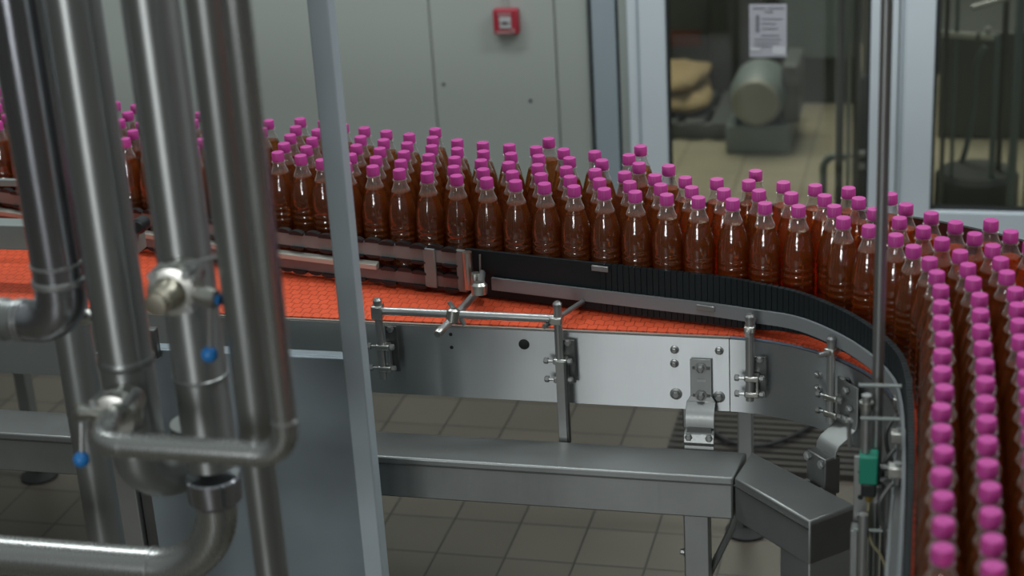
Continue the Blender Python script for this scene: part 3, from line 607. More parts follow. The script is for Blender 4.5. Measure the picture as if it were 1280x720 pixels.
prism(MB(), [A_+V((.003, -.001)), C_, D_, B_+V((.006, -.002))], BB, BT+.003).build('beam_section', 'beamsteel', bm_, bevel=.004)
q = MB(); q.box2((-3.4, 3.027, BT-.016), (A_.x-.003, 3.031, BT-.013)); q.build('seam_line', 'darksteel', bm_, smooth=False)
u = (C_-A_).normalized(); nrm = V((u.y, -u.x)); ang = math.atan2(u.y, u.x)
mid = (A_+C_)/2 + nrm*.001
MB().box((mid.x, mid.y, BT-.014), ((C_-A_).length-.006, .003, .003), rot=ang).build('seam_line', 'darksteel', bm_, smooth=False)
# end leg below the mitred end
u2_ = (D_-C_).normalized(); n2 = V((-u2_.y, u2_.x))
prism(MB(), [C_+V((0, 0)), D_, D_+n2*.09, C_+n2*.09], .0575, BT-.002).build('leg', 'beamsteel', bm_, bevel=.004)
MB().box2((-.482, 3.06, .0575), (-.430, 3.10, BB)).build('leg', 'beamsteel', bm_, bevel=.003)
MB().box2((-2.4, 3.06, .0575), (-2.345, 3.10, BB)).build('leg', 'beamsteel', bm_, bevel=.003)
MB().tube([(-.470, 3.095, .52), (-.39, 3.12, .70), (-.372, 3.125, .77)], .008, 10).build('diagonal_brace', 'beamsteel', bm_)
bolt(-.483, 3.075, .66, .006, bm_, (-1, 0, 0))
# brackets joining plate and beam
def bracket(cx, cy, rot, lab, zoff=0.0):
    t = thing('support_bracket', lab, 'bracket', (cx, cy, .80))
    R = Matrix.Rotation(rot, 3, 'Z')
    def P(x, y, z): return V((cx, cy, 0)) + R @ V((x, y, z+zoff))
    q = MB()
    # upright plate with outline chamfered, then a double bent strip towards the beam
    def strip(pts, w, th, name, m='beamsteel'):
        b = MB(); n = len(pts)
        for i in range(n):
            y, z = pts[i]; ww = w[i]
            a = pts[max(i-1, 0)]; c = pts[min(i+1, n-1)]; d = V((c[0]-a[0], c[1]-a[1])).normalized(); nn = V((d.y, -d.x))*th
            for (sx, k) in ((-1, 0), (1, 0), (1, 1), (-1, 1)): b.v.append(P(sx*ww/2, y+nn.x*k, z+nn.y*k))
        for i in range(n-1):
            for j in range(4): b.f.append([i*4+j, i*4+(j+1) % 4, (i+1)*4+(j+1) % 4, (i+1)*4+j])
        b.f += [[0, 1, 2, 3], [(n-1)*4+k for k in range(4)][::-1]]
        return b.build(name, m, t, bevel=.001)
    strip([(-.003, 1.041), (-.003, .958)], (.044, .044), .004, 'mounting_plate')
    strip([(-.004, .958), (-.006, .944), (-.020, .936), (-.030, .928), (-.034, .918), (-.034, .900)], (.044, .060, .060, .060, .060, .060), .004, 'bent_strip')
    strip([(-.030, .893), (-.048, .888), (-.052, .875), (-.046, .865), (-.050, .845), (-.050, .795)], (.062, .062, .062, .062, .062, .062), .004, 'bent_strip')
    b = MB(); b.box(P(0, -.035, .897), (.050, .020, .010), rot=rot); b.build('clamp_block', 'darksteel', t)
    for x in (-.021, .021):
        b = MB(); b.lathe([(0, .008), (.005, .008), (.007, .005)], P(x, -.050, .885), R @ V((0, -1, 0)), 6); b.build('bolt', 'bolt', t)
    for z in (1.022, .960):
        b = MB(); b.lathe([(0, .012), (.003, .012)], P(0, -.007, z), R @ V((0, -1, 0)), 20); b.lathe([(.003, .008), (.010, .008), (.012, .005)], P(0, -.007, z), R @ V((0, -1, 0)), 6); b.build('bolt', 'bolt', t)
        b = MB(); b.box(P(-.012, -.008, z), (.010, .003, .006), rot=rot); b.box(P(.014, -.008, z), (.010, .003, .006), rot=rot); b.build('washer_tab', 'darksteel', t, smooth=False)
    b = MB(); b.box(P(.001, -.008, .994), (.018, .0015, .006), rot=rot); b.build('slot', 'white', t)
    return t
bracket(-.461, 3.205, 0, 'bent steel support bracket bolted to the straight side plate above the beam')
# bracket and dark clamp block at the bend
b2 = thing('clamp_bracket', 'bent bracket with a dark bolted clamp block hanging at the bend', 'bracket', (-.14, 3.06, .8))
def P2(x, y, z, c=(-.150, 3.085), rot=-.85):
    return V((c[0], c[1], 0)) + Matrix.Rotation(rot, 3, 'Z') @ V((x, y, z))
def sheet(b, prof, w0, w1, th=.004, c=(-.150, 3.085), rot=-.85):
    n = len(prof); o = len(b.v)
    for i, (y, z) in enumerate(prof):
        a = prof[max(i-1, 0)]; e = prof[min(i+1, n-1)]; d = V((e[0]-a[0], e[1]-a[1])).normalized(); nn = V((d.y, -d.x))*th
        for (x, k) in ((w0, 0), (w1, 0), (w1, 1), (w0, 1)): b.v.append(P2(x, y+nn.x*k, z+nn.y*k, c, rot))
    for i in range(n-1):
        for j in range(4): b.f.append([o+i*4+j, o+i*4+(j+1) % 4, o+(i+1)*4+(j+1) % 4, o+(i+1)*4+j])
    b.f += [[o, o+1, o+2, o+3], [o+(n-1)*4+k for k in range(4)][::-1]]
    return b
sheet(MB(), [(-.008, 1.060), (-.008, .985), (-.012, .968), (-.030, .955), (-.050, .945), (-.058, .935), (-.060, .915)], -.030, .030).build('bent_plate', 'beamsteel', b2, bevel=.001)
MB().box(P2(0, -.068, .885), (.060, .038, .082), rot=-.85).build('clamp_block', 'darksteel', b2, bevel=.004)
MB().box(P2(.004, -.066, .818), (.036, .030, .06), rot=-.85).build('block_foot', 'darksteel', b2, bevel=.003)
for x, z in ((-.022, .915), (.022, .915), (-.022, .855), (.022, .855)):
    MB().lathe([(0, .009), (.006, .009), (.008, .006)], P2(x, -.087, z), Matrix.Rotation(-.85, 3, 'Z') @ V((0, -1, 0)), 6).build('bolt', 'bolt', b2)
for x, z in ((0, 1.045), (.012, 1.01), (0, .985)):
    MB().lathe([(0, .008), (.006, .008), (.008, .005)], P2(x, -.014, z), Matrix.Rotation(-.85, 3, 'Z') @ V((0, -1, 0)), 6).build('bolt', 'bolt', b2)

CAM_SCALE_ON[0] = False
# ------------------------------------------------------------------ guide rail: worn chain side on the left, charcoal strip on the right
GT = [(-.437, 3.338), (-.350, 3.305), (-.266, 3.264), (-.181, 3.187), (-.124, 3.113), (-.084, 3.040), (-.052, 2.944), (-.036, 2.782), (-.028, 2.488), (-.026, 1.9), (-.026, 1.2)]
GL = [(-3.4, 4.06), (-2.4, 3.80), (-1.94, 3.67), (-1.51, 3.556), (-1.02, 3.456)]
gr = thing('curved_guide_rail', 'charcoal plastic guide rail with a steel flat bar, curving beside the bottles', 'guide rail', (-.5, 3.3, 1.06))
gpath = [(-1.02, 3.456), (-.577, 3.366)] + GT
gp = catmull(gpath, 10)
smooth_end = -.715
pp = [p for p in gp]
iS = next(i for i, p in enumerate(pp) if p.x > smooth_end)
MB().ribbon(pp[:iS+1], [(-.004, 1.060), (-.004, 1.170), (.004, 1.170), (.004, 1.060)]).build('smooth_strip', 'blackgloss', gr, bevel=.001)
rs = resample(pp[iS:], .0135)
def rise(x):
    t_ = min(1, max(0, (x+.44)/.22)); return t_*t_*(3-2*t_)
def lift(b, zref, low, high):
    for v in b.v:
        if v.z < zref: v.z += low + (high-low)*rise(v.x)
    return b
q = MB()
for a, b in zip(rs, rs[1:]):
    c = (a+b)/2; d = b-a; rot = math.atan2(d.y, d.x)
    q.box((c.x, c.y, 1.115), (d.length-.0016, .011, .110), rot=rot)
q.ribbon(rs, [(-.002, 1.062), (-.002, 1.167), (.002, 1.167), (.002, 1.062)])
lift(q, 1.08, 0, .024)
q.build('segmented_strip', 'blackgloss', gr, smooth=False)
lift(MB().ribbon([p for p in pp[2:]], [(-.014, 1.086), (-.014, 1.115), (-.008, 1.115), (-.008, 1.086)]), 9, -.004, .007).build('flat_bar', 'flatbar', gr)
q = MB(); q.box((-.70, 3.378, 1.162), (.038, .006, .012), rot=-.2); tb = q.build('joint_clip', 'steel', gr, bevel=.001)
q = MB(); q.box((-.467, 3.327, 1.101), (.040, .004, .012), rot=-.25); q.build('joint_clip', 'steel', gr, bevel=.001)

gl = thing('chain_guide_rail', 'worn steel guide rail with scalloped black edges left of the charcoal rail', 'guide rail', (-2.0, 3.7, 1.06))
gl_p = catmull(GL, 10)
MB().ribbon(gl_p, [(-.006, 1.128), (-.006, 1.163), (.002, 1.163), (.002, 1.128)]).build('upper_bar', 'chain', gl, bevel=.001)
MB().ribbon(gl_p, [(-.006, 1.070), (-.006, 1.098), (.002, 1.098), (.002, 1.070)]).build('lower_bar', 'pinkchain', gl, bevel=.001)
rr = resample(gl_p, .040)
def scallops(z, dz, name, out=-.009):
    q = MB()
    for i, (a, b) in enumerate(zip(rr, rr[1:])):
        c = (a+b)/2; d = b-a; rot = math.atan2(d.y, d.x); n = V((-d.y, d.x)).normalized()
        c = c + n*(.004 + .003*(-1)**i)*-1
        pts = []
        for k in range(7):
            s = -1+k/3
            pts.append((s*.0185, dz*(1-abs(s)**2.5*.5)))
        o = len(q.v)
        for s, h in pts:
            w_ = c + d.normalized()*s
            for dd in (-.006, .008):
                q.v.append(V((w_.x+n.x*dd, w_.y+n.y*dd, z))); q.v.append(V((w_.x+n.x*dd, w_.y+n.y*dd, z+h)))
        for k in range(6):
            A = o+k*4; B = A+4
            q.f += [[A, A+1, B+1, B], [A+2, B+2, B+3, A+3], [A+1, A+3, B+3, B+1], [A, B, B+2, A+2]]
        q.f += [[o, o+2, o+3, o+1], [o+24, o+25, o+27, o+26]]
    return q.build(name, 'black', gl, ang=50)
scallops(1.160, .010, 'upper_link_edge'); scallops(1.072, -.010, 'lower_link_edge'); scallops(1.098, .010, 'inner_link_edge'); scallops(1.130, -.007, 'inner_link_edge')
i0 = [p for p in gl_p if p.x < -1.19]
MB().ribbon(i0, [(-.020, 1.100), (-.020, 1.112), (-.004, 1.116), (-.004, 1.100)]).build('polished_strip', 'beigebar', gl, bevel=.001)
for x, y in ((-1.108, 3.474), ):
    MB().box((x, y-.010, 1.116), (.030, .006, .094), rot=-.2).build('joint_plate', 'chain', gl, bevel=.002)
MB().box((-1.030, 3.454, 1.116), (.024, .012, .100), rot=-.2).build('end_block', 'chain', gl, bevel=.002)
MB().box((-1.150, 3.481, 1.096), (.006, .004, .006), rot=-.2).build('bolt', 'darksteel', gl)
# rear guide rail
CAM_SCALE_ON[0] = True
gb = thing('rear_guide_rail', 'low black guide rail behind the bottles, under the windows', 'guide rail', (-.3, 3.8, 1.09))
rp = plate_path(.605, x0=-.75, n=28)
MB().ribbon(rp, [(0, 1.095), (0, 1.165), (.010, 1.165), (.010, 1.095)]).build('guide_strip', 'black', gb)
for a in (.35, .75, 1.15):
    x, y = curve_pt(a, .625); MB().cyl((x, y, 1.088), (x, y, 1.15), .007, 12).build('standoff', 'steel', gb)

# ------------------------------------------------------------------ guide holders
def clampset(t, x, y, z0, z1, rot=0.0, side=1):
    """bracket with two pinch bolts gripping the vertical rod at two heights"""
    R = Matrix.Rotation(rot, 3, 'Z')
    def P(a, b, c): return V((x, y, 0)) + R @ V((a, b, c))
    for z in (z0, z1):
        q = MB(); q.box(P(.004, 0, z), (.030, .024, .012), rot=rot); c = q.build('pinch_clamp', 'cast', t, bevel=.003)
        MB().cyl(P(-.026, -.004, z), P(.026, -.004, z), .0035, 10).build('pinch_bolt', 'bolt', c)
        MB().lathe([(0, .007), (.007, .007), (.009, .005)], P(-.022, -.004, z), R @ V((-1, 0, 0)), 6).build('bolt_head', 'bolt', c)
        MB().lathe([(0, .007), (.007, .007), (.009, .005)], P(.020, -.004, z), R @ V((1, 0, 0)), 6).build('bolt_head', 'bolt', c)
    q = MB(); q.box(P(.018, .018, (z0+z1)/2+.012), (.026, .005, abs(z1-z0)+.055), rot=rot); q.build('back_plate', 'darksteel', t, bevel=.001)
    q = MB(); q.box(P(.014, .010, (z0+z1)/2), (.005, .026, abs(z1-z0)), rot=rot); q.build('side_plate', 'steel', t, bevel=.001)
    MB().lathe([(0, .008), (.005, .008), (.007, .005)], P(.018, .014, max(z0, z1)+.035), R @ V((0, -1, 0)), 6).build('bolt', 'bolt', t)
h1 = thing('guide_holder', 'vertical steel rod holder with hanging flat bar, right end of the cross rod', 'rod holder', (-.752, 3.17, .847))
MB().cyl((-.750, 3.17, .985), (-.749, 3.17, 1.160), .0085, 18).build('vertical_rod', 'steel', h1)
MB().lathe([(0, .0095), (.006, .0095), (.010, .006)], (-.749, 3.17, 1.158), (0, 0, 1), 16).build('rod_cap', 'bolt', h1)
MB().box2((-.756, 3.155, .848), (-.738, 3.161, 1.04)).build('flat_bar', 'steel', h1, bevel=.001)
MB().box2((-.738, 3.155, .848), (-.734, 3.175, 1.04)).build('bar_flange', 'darksteel', h1, bevel=.001)
clampset(h1, -.752, 3.172, 1.036, .994)
MB().box((-.752, 3.17, 1.128), (.026, .026, .016)).build('upper_clamp', 'cast', h1, bevel=.003)
MB().cyl((-.775, 3.155, 1.118), (-.725, 3.305, 1.114), .0055, 12).build('reach_rod', 'steel', h1)
h0 = thing('guide_holder', 'vertical steel rod holder beside the grey post, left end of the cross rod', 'rod holder', (-1.138, 3.17, .97))
MB().cyl((-1.138, 3.17, .975), (-1.136, 3.17, 1.150), .0085, 18).build('vertical_rod', 'steel', h0)
MB().lathe([(0, .0095), (.006, .0095), (.010, .006)], (-1.136, 3.17, 1.15), (0, 0, 1), 16).build('rod_cap', 'bolt', h0)
MB().box((-1.137, 3.17, 1.130), (.024, .024, .030)).build('upper_clamp', 'cast', h0, bevel=.003)
clampset(h0, -1.136, 3.172, 1.05, 1.00)
cr = MB().cyl((-1.130, 3.17, 1.132), (-.757, 3.17, 1.130), .0085, 18).build('cross_rod', 'steel', origin=(-.95, 3.17, 1.13)); tag(cr, 'horizontal steel cross rod running along the front edge of the orange belt', 'rod')
rc = thing('cross_clamp', 'steel swivel clamp with slanted rod tying the cross rod to the guide', 'clamp', (-.955, 3.2, 1.12))
MB().cyl((-.985, 3.115, 1.115), (-.985+.035, 3.33, 1.130), .0085, 16).build('slanted_rod', 'steel', rc)
MB().lathe([(0, .007), (.004, .0095), (.02, .0095)], (-.988, 3.10, 1.114), (.035, .215, .015), 16).build('rod_end', 'cast', rc)
MB().lathe([(0, .014), (.024, .014), (.028, .010)], (-.972, 3.160, 1.118), (.1, .2, .9), 20).build('clamp_body', 'cast', rc)
MB().cyl((-.985, 3.19, 1.15), (-.955, 3.19, 1.10), .005, 12).build('clamp_bolt', 'bolt', rc)
CAM_SCALE_ON[0] = False
MB().lathe([(0, .017), (.020, .018), (.026, .013)], (-.955, 3.318, 1.118), (.0, .1, 1), 20).build('guide_knuckle', 'cast', rc)
MB().lathe([(0, .011), (.018, .011), (.024, .008)], (-.985, 3.40, 1.110), (0, 0, 1), 18).build('knuckle_cap', 'cast', rc)
MB().cyl((-1.008, 3.425, 1.085), (-1.008, 3.425, 1.172), .011, 16).build('vertical_pin', 'cast', rc)
MB().cyl((-.975, 3.42, 1.125), (-.955, 3.325, 1.125), .008, 12).build('link_rod', 'bolt', rc)
MB().cyl((-.982, 3.43, 1.12), (-.980, 3.43, 1.165), .0025, 8).build('cotter_pin', 'bolt', rc)
CAM_SCALE_ON[0] = True
def curve_holder(x, y, ztop, zbot, rot, lab, ang):
    t = thing('guide_holder', lab, 'rod holder', (x, y, zbot))
    MB().cyl((x, y, zbot), (x, y, ztop), .0085, 18).build('vertical_rod', 'steel', t)
    MB().lathe([(0, .0095), (.007, .0095), (.011, .006)], (x, y, ztop-.002), (0, 0, 1), 16).build('rod_cap', 'bolt', t)
    MB().box((x, y, ztop-.022), (.022, .022, .014), rot=rot).build('upper_clamp', 'cast', t, bevel=.003)
    d = V((math.cos(ang), math.sin(ang), 0))
    MB().cyl(V((x, y, ztop-.024))-d*.03, V((x, y, ztop-.024))+d*.085, .005, 12).build('reach_rod', 'steel', t)
    clampset(t, x, y+.002, 1.02, .985, rot)
    return t
curve_holder(-.357, 3.165, 1.150, .97, 0, 'vertical rod holder on the plate just right of the bolted joint', 1.5)
curve_holder(-.192, 3.095, 1.140, .965, -.5, 'vertical rod holder on the curved plate above the dark clamp block', .7)

CAM_SCALE_ON[0] = False
# ------------------------------------------------------------------ photo sensor and rungs on the inside of the right leg
sp = thing('vertical_stand_rod', 'tall slim grey rod standing in front of the bottles at the bend', 'rod', (-.091, 2.75, 0))
MB().cyl((-.091, 2.75, 0.02), (-.091, 2.75, 3.6), .0098, 20).build('rod_tube', 'dullpipe', sp)
MB().lathe([(0, .018), (.03, .018), (.034, .014)], (-.091, 2.75, .99), (0, 0, 1), 20).build('collar', 'steel', sp)
MB().lathe([(0, .05), (.01, .05), (.02, .016)], (-.091, 2.75, 0), (0, 0, 1), 24).build('base_flange', 'steel', sp)
se = thing('photo_sensor', 'teal green photo sensor box on a rod at the inside of the bend', 'sensor', (-.105, 2.72, 1.0))
MB().box2((-.118, 2.70, 1.042), (-.086, 2.735, 1.096)).build('housing', 'green', se, bevel=.003)
MB().box2((-.114, 2.703, 1.016), (-.088, 2.732, 1.042)).build('connector', 'black', se, bevel=.003)
MB().lathe([(0, .005), (.006, .008), (.014, .008)], (-.100, 2.712, 1.004), (0, 0, 1), 6).build('cable_gland', 'brass', se)
MB().tube(catmull([(-.100, 2.712, 1.005), (-.101, 2.705, .97), (-.094, 2.70, .93), (-.075, 2.70, .90), (-.060, 2.70, .84), (-.070, 2.70, .76), (-.080, 2.7, .6)], 8), .0028, 8).build('cable', 'cable', se)
MB().cyl((-.108, 2.72, 1.09), (-.108, 2.72, 1.205), .0085, 16).build('support_rod', 'steel', se)
MB().lathe([(0, .012), (.012, .012)], (-.108, 2.72, 1.18), (0, 0, 1), 16).build('rod_collar', 'cast', se)
MB().cyl((-.135, 2.715, 1.105), (-.137, 2.715, 1.160), .004, 10).build('adjusting_screw', 'bolt', se)
MB().lathe([(0, .007), (.008, .007)], (-.1365, 2.715, 1.148), (0, 0, 1), 6).build('lock_nut', 'bolt', se)
pbk = thing('perforated_bracket', 'pale perforated steel strip behind the teal sensor', 'bracket', (-.108, 2.75, .9))
q = MB(); q.box2((-.128, 2.742, .90), (-.104, 2.746, 1.075)); s_ = q.build('strip', 'steel', pbk, bevel=.001)
for z in (1.045, .995, .955): MB().lathe([(0, .005), (.001, .005)], (-.116, 2.742, z), (0, -1, 0), 12).build('bolt_hole', 'black', s_)
def rung(z, y, x0, x1, lab):
    o = MB().cyl((x0, y, z), (x1, y, z+.002), .0032, 10).build('cross_rung', 'greybar', origin=(x0, y, z)); tag(o, lab, 'rod', 'thin rungs across the inside of the bend')
    return o
rung(1.232, 2.70, -.121, -.050, 'uppermost thin bright rung crossing in front of the orange sliver')
rung(1.170, 2.70, -.117, -.050, 'second thin bright rung, just above the teal sensor')
rung(.953, 2.70, -.125, -.036, 'lowest thin bright rung, below the teal sensor')
hc = thing('lower_rod_pair', 'pair of short vertical rods with clamps below the teal sensor', 'rod', (-.1, 2.70, .6))
MB().cyl((-.108, 2.69, .55), (-.108, 2.69, .99), .0085, 16).build('vertical_rod', 'steel', hc)
MB().cyl((-.068, 2.72, .50), (-.068, 2.72, 1.04), .0105, 16).build('vertical_rod', 'darksteel', hc)
MB().cyl((-.042, 2.70, .50), (-.042, 2.70, .89), .006, 12).build('vertical_rod', 'steel', hc)
MB().box2((-.130, 2.70, .50), (-.118, 2.73, .95)).build('side_flat', 'beamsteel', hc, bevel=.001)
for z in (1.055, 1.030, 1.005): MB().cyl((-.083, 2.745, z), (-.040, 2.745, z+.001), .006, 12).build('clamp_pin', 'darksteel', hc)
for z, x in ((1.062, -.058), (1.020, -.064), (.93, -.060)): MB().lathe([(0, .007), (.008, .007)], (x, 2.735, z), (0, -1, 0), 6).build('clamp_bolt', 'bolt', hc)
gbk = thing('guide_bracket', 'dark steel bracket stack carrying the charcoal rail at the bend', 'bracket', (-.05, 2.8, 1.0))
MB().box2((-.056, 1.60, .90), (-.036, 2.90, 1.070)).build('mount_bar', 'darksteel', gbk, bevel=.002)
for y in (2.93, 2.79, 2.66):
    MB().cyl((-.055, y, .96), (-.050, y, 1.11), .006, 12).build('standoff_rod', 'bolt', gbk)
    MB().box2((-.068, y-.012, 1.085), (-.040, y+.012, 1.105)).build('clip', 'cast', gbk, bevel=.002)
    MB().tube(catmull([(-.062, y-.03, .98), (-.075, y-.03, 1.01), (-.078, y-.03, 1.05), (-.06, y-.02, 1.08)], 6), .004, 8).build('bent_rod', 'darksteel', gbk)

# ------------------------------------------------------------------ left rails in front of the far bottles
o = MB().box2((-3.4, 3.40, 1.150), (-1.79, 3.45, 1.212)).build('front_rail', 'greybar', origin=(-2.5, 3.4, 1.15), bevel=.003); tag(o, 'thick grey rail crossing the orange belt behind the leftmost pipes', 'rail')
MB().lathe([(0, .018), (.03, .018), (.036, .012)], (-1.775, 3.42, 1.222), (0, -1, 0), 18).build('end_knob', 'black', o)
MB().box2((-2.60, 3.40, 1.055), (-2.56, 3.44, 1.15)).build('stay', 'greybar', o)
o = MB().box2((-3.4, 3.60, 1.238), (-2.17, 3.612, 1.256)).build('thin_rail', 'greybar', origin=(-2.5, 3.6, 1.24), bevel=.002); tag(o, 'thin grey rail across the leftmost bottles above the thick rail', 'rail')
MB().box2((-2.66, 3.60, 1.056), (-2.64, 3.612, 1.24)).build('stay', 'greybar', o)

# ------------------------------------------------------------------ foreground: post, sheet and pipework
po = thing('steel_post', 'square grey steel post standing in front of the bottles from floor up', 'post', (-1.094, 2.9, 0))
MB().box2((-1.114, 2.88, .0), (-1.074, 2.92, 3.6)).build('post_tube', 'postm', po, bevel=.003)
pn = thing('sheet_panel', 'large blue grey steel sheet behind the pipes, left of the post', 'panel', (-1.37, 2.97, 0))
MB().box2((-1.613, 2.965, .30), (-1.116, 2.975, 1.112)).build('sheet', 'paleplate', pn, bevel=.002)
MB().box2((-1.613, 2.975, 1.085), (-1.116, 3.000, 1.112)).build('top_flange', 'paleplate', pn, bevel=.002)
MB().box2((-1.690, 2.96, .0), (-1.645, 3.005, 1.10)).build('frame_leg', 'steel', pn, bevel=.002)
MB().box2((-1.643, 2.975, .0), (-1.616, 3.01, 1.10)).build('frame_leg', 'darksteel', pn, bevel=.002)  # shaded side of the leg, made as a separate dark strip
MB().box2((-1.645, 2.945, 1.10), (-1.54, 2.965, 1.165)).build('corner_plate', 'darksteel', pn, bevel=.003)
for x, z in ((-1.635, 1.155), (-1.55, 1.112)): MB().lathe([(0, .006), (.006, .006)], (x, 2.945, z), (0, -1, 0), 10).build('bolt', 'bolt', pn)
def ring(t, c, ax, r, w=.006, name='weld_ring', m='steel'):
    c = V(c); ax = V(ax).normalized()
    return MB().lathe([(-w, r), (-w*.6, r*1.05), (w*.6, r*1.05), (w, r)], c, ax, 40).build(name, m, t)
PT = 3.4
# leftmost polished pipe with its elbow to the left
p1 = thing('process_pipe', 'polished leftmost vertical pipe turning left in a clamped elbow', 'pipe', (-1.325, 2.25, 1.48))
MB().tube([(-1.325, 2.25, PT), (-1.325, 2.25, 1.555)], .0400, 48).build('pipe_tube', 'shinypipe', p1)
MB().tube([(-1.325, 2.25, 1.556)] + [(-1.325-.055+.055*math.cos(a), 2.25, 1.540-.055*math.sin(a)) for a in [math.pi/2*i/10 for i in range(11)]] + [(-1.41, 2.25, 1.485)], .0405, 40, radii=[.041]*5+[.040, .039, .038, .037, .036, .035, .034, .033]).build('elbow', 'shinypipe', p1)
ring(p1, (-1.325, 2.25, 1.556), (0, 0, 1), .041); ring(p1, (-1.325, 2.25, 1.585), (0, 0, 1), .040, .003)
MB().cyl((-1.39, 2.25, 1.485), (-2.2, 2.25, 1.485), .032, 40).build('side_tube', 'dullpipe', p1)
for x in (-1.398, -1.405, -1.432, -1.44): ring(p1, (x, 2.25, 1.485), (1, 0, 0), .033, .003, 'clamp_ring')
# pipe below it
p1b = thing('process_pipe', 'dark vertical pipe below the polished elbow, reaching behind the bottom pipe', 'pipe', (-1.522, 2.6, 0))
MB().tube([(-1.522, 2.6, .03), (-1.522, 2.6, 1.36)], .034, 40).build('pipe_tube', 'dullpipe', p1b)
MB().lathe([(0, .034), (.015, .033), (.028, .026), (.034, .01)], (-1.522, 2.6, 1.36), (0, 0, 1), 36).build('end_cap', 'dullpipe', p1b)
bk = thing('pipe_support', 'short beige round support between the two leftmost pipes', 'support', (-1.33, 2.3, 1.475))
MB().lathe([(0, .008), (.003, .011), (.030, .013), (.034, .009)], (-1.338, 2.292, 1.474), (1, .2, .02), 18).build('support_stub', 'cast', bk)
MB().cyl((-1.305, 2.30, 1.474), (-1.28, 2.36, 1.474), .008, 14).build('support_arm', 'darksteel', bk)
# second pipe, ends in a rounded bend
p2 = thing('process_pipe', 'wide dull vertical pipe second from left, ending in a rounded bend', 'pipe', (-1.230, 2.25, 1.25))  # position scaled about the camera to this depth; third pipe and valves likewise
MB().tube([(-1.232, 2.25, PT), (-1.232, 2.25, 1.262)], .0425, 48).build('pipe_tube', 'pipe', p2)
ring(p2, (-1.232, 2.25, 1.425), (0, 0, 1), .0425, .008, m='dullpipe')
MB().tube([(-1.232, 2.25, 1.27)] + [(-1.232+(.050-.050*math.cos(a))*.7, 2.25+(.050-.050*math.cos(a))*.72, 1.262-.046*math.sin(a)) for a in [math.pi*i/20 for i in range(1, 21)]] + [(-1.162, 2.322, 1.285)], .0432, 40).build('return_bend', 'dullpipe', p2)
# third pipe with cup and elbow into the bottom pipe
p3 = thing('process_pipe', 'third vertical pipe passing the upper valve, feeding the bottom pipe', 'pipe', (-1.11, 2.25, 1.05))
MB().tube([(-1.108, 2.25, PT), (-1.108, 2.25, 1.25)], .0420, 48).build('pipe_tube', 'pipe', p3)
ring(p3, (-1.108, 2.25, 1.405), (0, 0, 1), .0420, .004, m='dullpipe')
MB().lathe([(0, .034), (.010, .0435), (.040, .045), (.048, .045), (.052, .042)], (-1.110, 2.25, 1.178), (0, 0, 1), 40).build('ferrule_cup', 'shinypipe', p3)
MB().tube([(-1.110, 2.25, 1.195)] + [(-1.110-.127+.127*math.cos(a), 2.25, 1.178-.130*math.sin(a)) for a in [math.pi/2*i/14 for i in range(15)]], .0335, 40).build('elbow', 'hpipe', p3)
MB().tube([(-1.237, 2.25, 1.048), (-2.2, 2.25, 1.048)], .0335, 40).build('bottom_tube', 'hpipe', p3)
ring(p3, (-1.240, 2.25, 1.048), (1, 0, 0), .0335, .003)
# fourth pipe
p4 = thing('process_pipe', 'thick vertical pipe left of the slim one, narrowing below the horizontal', 'pipe', (-.985, 2.15, 0))
MB().tube([(-.973, 2.15, PT), (-.973, 2.15, 1.375), (-.983, 2.15, 1.350), (-.984, 2.15, 0.02)], .03, 48, radii=[.0325, .0325, .0255, .0255]).build('pipe_tube', 'pipe', p4)
# fifth: slim pipe, bends left and runs into the lower valve
p5 = thing('process_pipe', 'slim vertical pipe bending left into a horizontal run to the lower valve', 'pipe', (-.868, 2.0, 1.4))
path = [(-.868, 2.0, PT), (-.868, 2.0, 1.455)] + [(-.868-.045+.045*math.cos(a), 2.0, 1.452-.045*math.sin(a)) for a in [math.pi/2*i/10 for i in range(1, 11)]]
path += [(-1.125, 2.0, 1.407)] + [(-1.128-.040*math.sin(a), 2.0+.040*(1-math.cos(a)), 1.407) for a in [math.pi/2*i/8 for i in range(1, 9)]] + [(-1.184, 2.08, 1.400), (-1.206, 2.135, 1.382)]
MB().tube(path, .0185, 32).build('pipe_tube', 'hpipe', p5)
for c, ax in (((-.868, 2.0, 1.462), (0, 0, 1)), ((-.918, 2.0, 1.407), (1, 0, 0)), ((-1.12, 2.0, 1.407), (1, 0, 0))): ring(p5, c, ax, .0182, .0025)
def valve(lab, c, axis, hend, ballc):
    t = thing('butterfly_valve', lab, 'valve', c); c = V(c); ax = V(axis).normalized()
    MB().lathe([(-.022, .026), (-.020, .036), (-.006, .038), (-.004, .034), (.004, .034), (.006, .038), (.020, .036), (.022, .026)], c, ax, 36).build('valve_body', 'cast', t)
    for k in range(4):
        a = math.pi/4 + k*math.pi/2; u_ = ax.cross(V((0, 0, 1))).normalized(); w_ = ax.cross(u_)
        p_ = c + (u_*math.cos(a)+w_*math.sin(a))*.036
        MB().lathe([(-.024, .007), (.024, .007)], p_, ax, 8).build('body_bolt', 'bolt', t)
    he = V(hend); d = (he-c).normalized()
    MB().lathe([(.02, .012), (.05, .011), (.051, .0145), ((he-c).length-.003, .0145), ((he-c).length, .010)], c, d, 20).build('stem_block', 'cast', t)
    bc = V(ballc); top = he - d*.012
    h = MB().cyl(top, bc, .0038, 12).build('handle_rod', 'steel', t)
    MB().ball(bc, .0125).build('handle_knob', 'bluep', h)
    return t, c, ax
v1, c1, a1 = valve('upper steel valve on the third pipe with a blue ball handle', (-1.083, 2.155, 1.589), (.10, -1, .06), (-1.012, 2.14, 1.580), (-1.035, 2.14, 1.492))
MB().lathe([(.02, .026), (.035, .022), (.055, .020), (.057, .0165), (.068, .0165), (.069, .010)], c1, V((-.02, -1, .0)), 28).build('outlet_stub', simple('warm_steel', (.50, .47, .38), .35, 1), v1)
